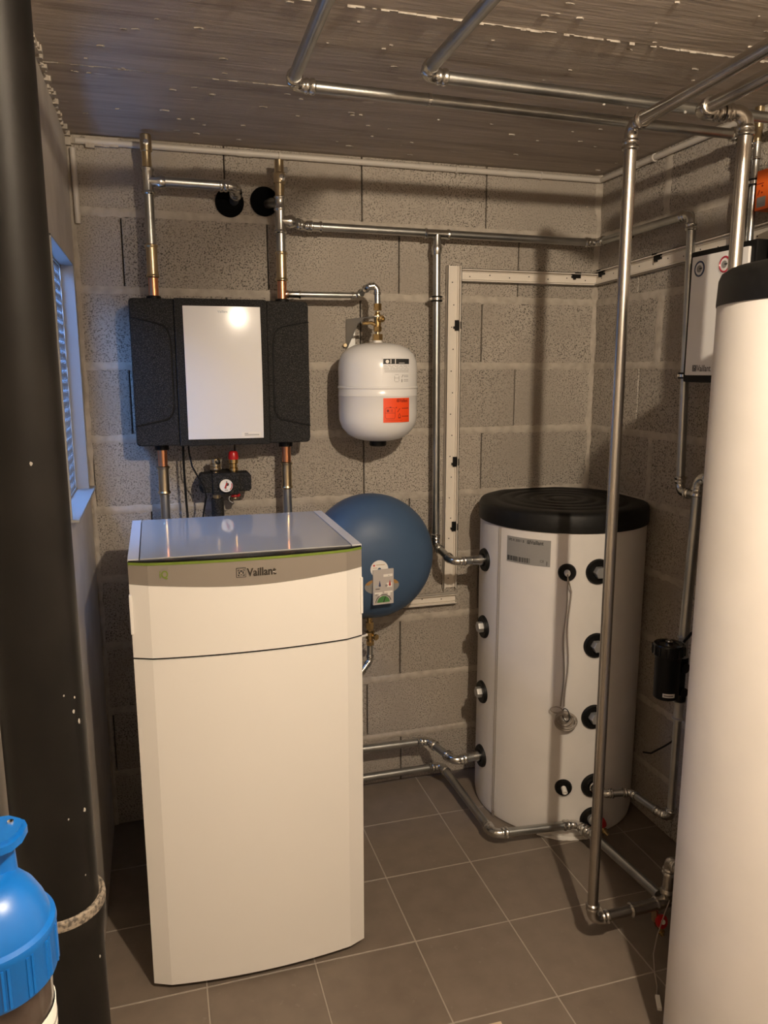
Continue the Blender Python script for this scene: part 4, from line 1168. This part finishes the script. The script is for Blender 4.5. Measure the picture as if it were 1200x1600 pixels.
ledge = struct('trim_1', bx(XL - .005, .010, -2.41, -2.262, 1.075, 1.100, .002, 1), 'plaster')
bo = thing('bottle', 'clear plastic bottle with bright blue domed lid and white label, bottom left', 'bottle', (-.062, -2.333, 1.10))
B = (-.062, -2.333)
LR = .0470
obj('wall', lathe([(.034, 1.1005), (.037, 1.103), (.0420, 1.285), (.0420, 1.300), (.0405, 1.300), (.0405, 1.285), (.0357, 1.106), (0, 1.106)], (*B, 0), (0, 0, 1), 48), 'clear', bo)
obj('contents', lathe([(0, 1.1065), (.0354, 1.1068), (.0402, 1.284), (.0402, 1.292), (0, 1.294)], (*B, 0), (0, 0, 1), 40), 'bottle_fill', bo)
bm = lathe([(.0422, 1.283), (LR - .001, 1.283), (LR, 1.286), (LR, 1.318), (LR + .0012, 1.321), (LR + .0005, 1.325), (LR - .003, 1.327), (LR - .0035, 1.330), (.0410, 1.338), (.0355, 1.349), (.028, 1.358), (.017, 1.364), (0, 1.365)], (*B, 0), (0, 0, 1), 64)
for i in range(16):
    t = 2 * PI * i / 16
    for dt in (-.045, .045):
        c, s = math.cos(t + dt), math.sin(t + dt)
        tube([(B[0] + (LR - .0006) * c, B[1] + (LR - .0006) * s, 1.286), (B[0] + (LR - .0006) * c, B[1] + (LR - .0006) * s, 1.318)], .0016, 6, bm)
obj('lid', bm, 'blue_lid', bo)
S = (-.056, -2.317)
obj('spout', lathe([(.0165, 0), (.0150, .006), (.0140, .030), (.0140, .034)], (S[0], S[1], 1.352), (0, 0, 1), 28), 'blue_lid', bo)
cap = obj('flip_cap', extrude_poly([(S[0] + a, S[1] + b_, 1.386) for a, b_ in ((.021, .012), (.024, .004), (.022, -.010), (.016, -.020), (.004, -.026), (-.012, -.026), (-.040, -.020), (-.046, .0), (-.040, .016), (-.012, .020), (.010, .020))], (0, 0, .009), bev=.003), 'blue_lid', bo)
for a, b_ in ((.012, .006), (.002, -.018)): obj('hinge_pin', lathe([(.0028, 0), (.0024, .002), (0, .0025)], (S[0] + a, S[1] + b_, 1.3945), (0, 0, 1), 10), 'chrome', cap)
obj('hinge_post', bx(-.012, .010, -.007, .007, -.02, .02, .004, 2).__class__ and lathe([(.011, 0), (.010, .022), (.004, .025)], (S[0] - .012, S[1] - .026, 1.340), (0, -.1, 1), 16), 'blue_lid', bo)
f = on_cyl(B, .0445, -25, 1.150)
def lab(u, v, w):
    rr = .0370 + (.0420 - .0370) * (1.150 + v - 1.103) / .182 + .0004
    t = math.radians(-25) + u / .044
    return Vector((B[0] + (rr + w) * math.cos(t), B[1] + (rr + w) * math.sin(t), 1.150 + v))
pl_ = obj('label', patch(lab, -.020, .044, -.02, .100, .0009, 12, 8), 'paper', bo)
bm = bmesh.new()
for i in range(9): patch(lab, -.012, .040 - rn.uniform(0, .01), .012 + i * .009, .0145 + i * .009, .0014, 8, 1, bm)
obj('print', bm, 'ink_grey', pl_, smooth=False)

b = bx(-.03, .03, -.022, .022, 0, .006, .001, 1)
bmesh.ops.rotate(b, verts=b.verts, matrix=Matrix.Rotation(math.radians(-2), 3, 'Z')); bmesh.ops.translate(b, verts=b.verts, vec=(.862, -1.302, .0003))
tag(obj('board_scrap', b, 'bark', loc=(.862, -1.302, 0)), 'pale board scrap lying on the tiles at the bottom edge', 'scrap')

# ------------------------------------------------------------------ ceiling lamp (above and behind the picture)
lm = thing('ceiling_lamp', 'bare bulb holder on the ceiling behind the viewpoint, lighting the room', 'lamp', (LAMP.x, LAMP.y, H))
obj('rose', lathe([(.05, 0), (.05, .012), (.02, .022), (.02, .045), (0, .046)], (LAMP.x, LAMP.y, H - .002), (0, 0, -1), 24), 'opal', lm)
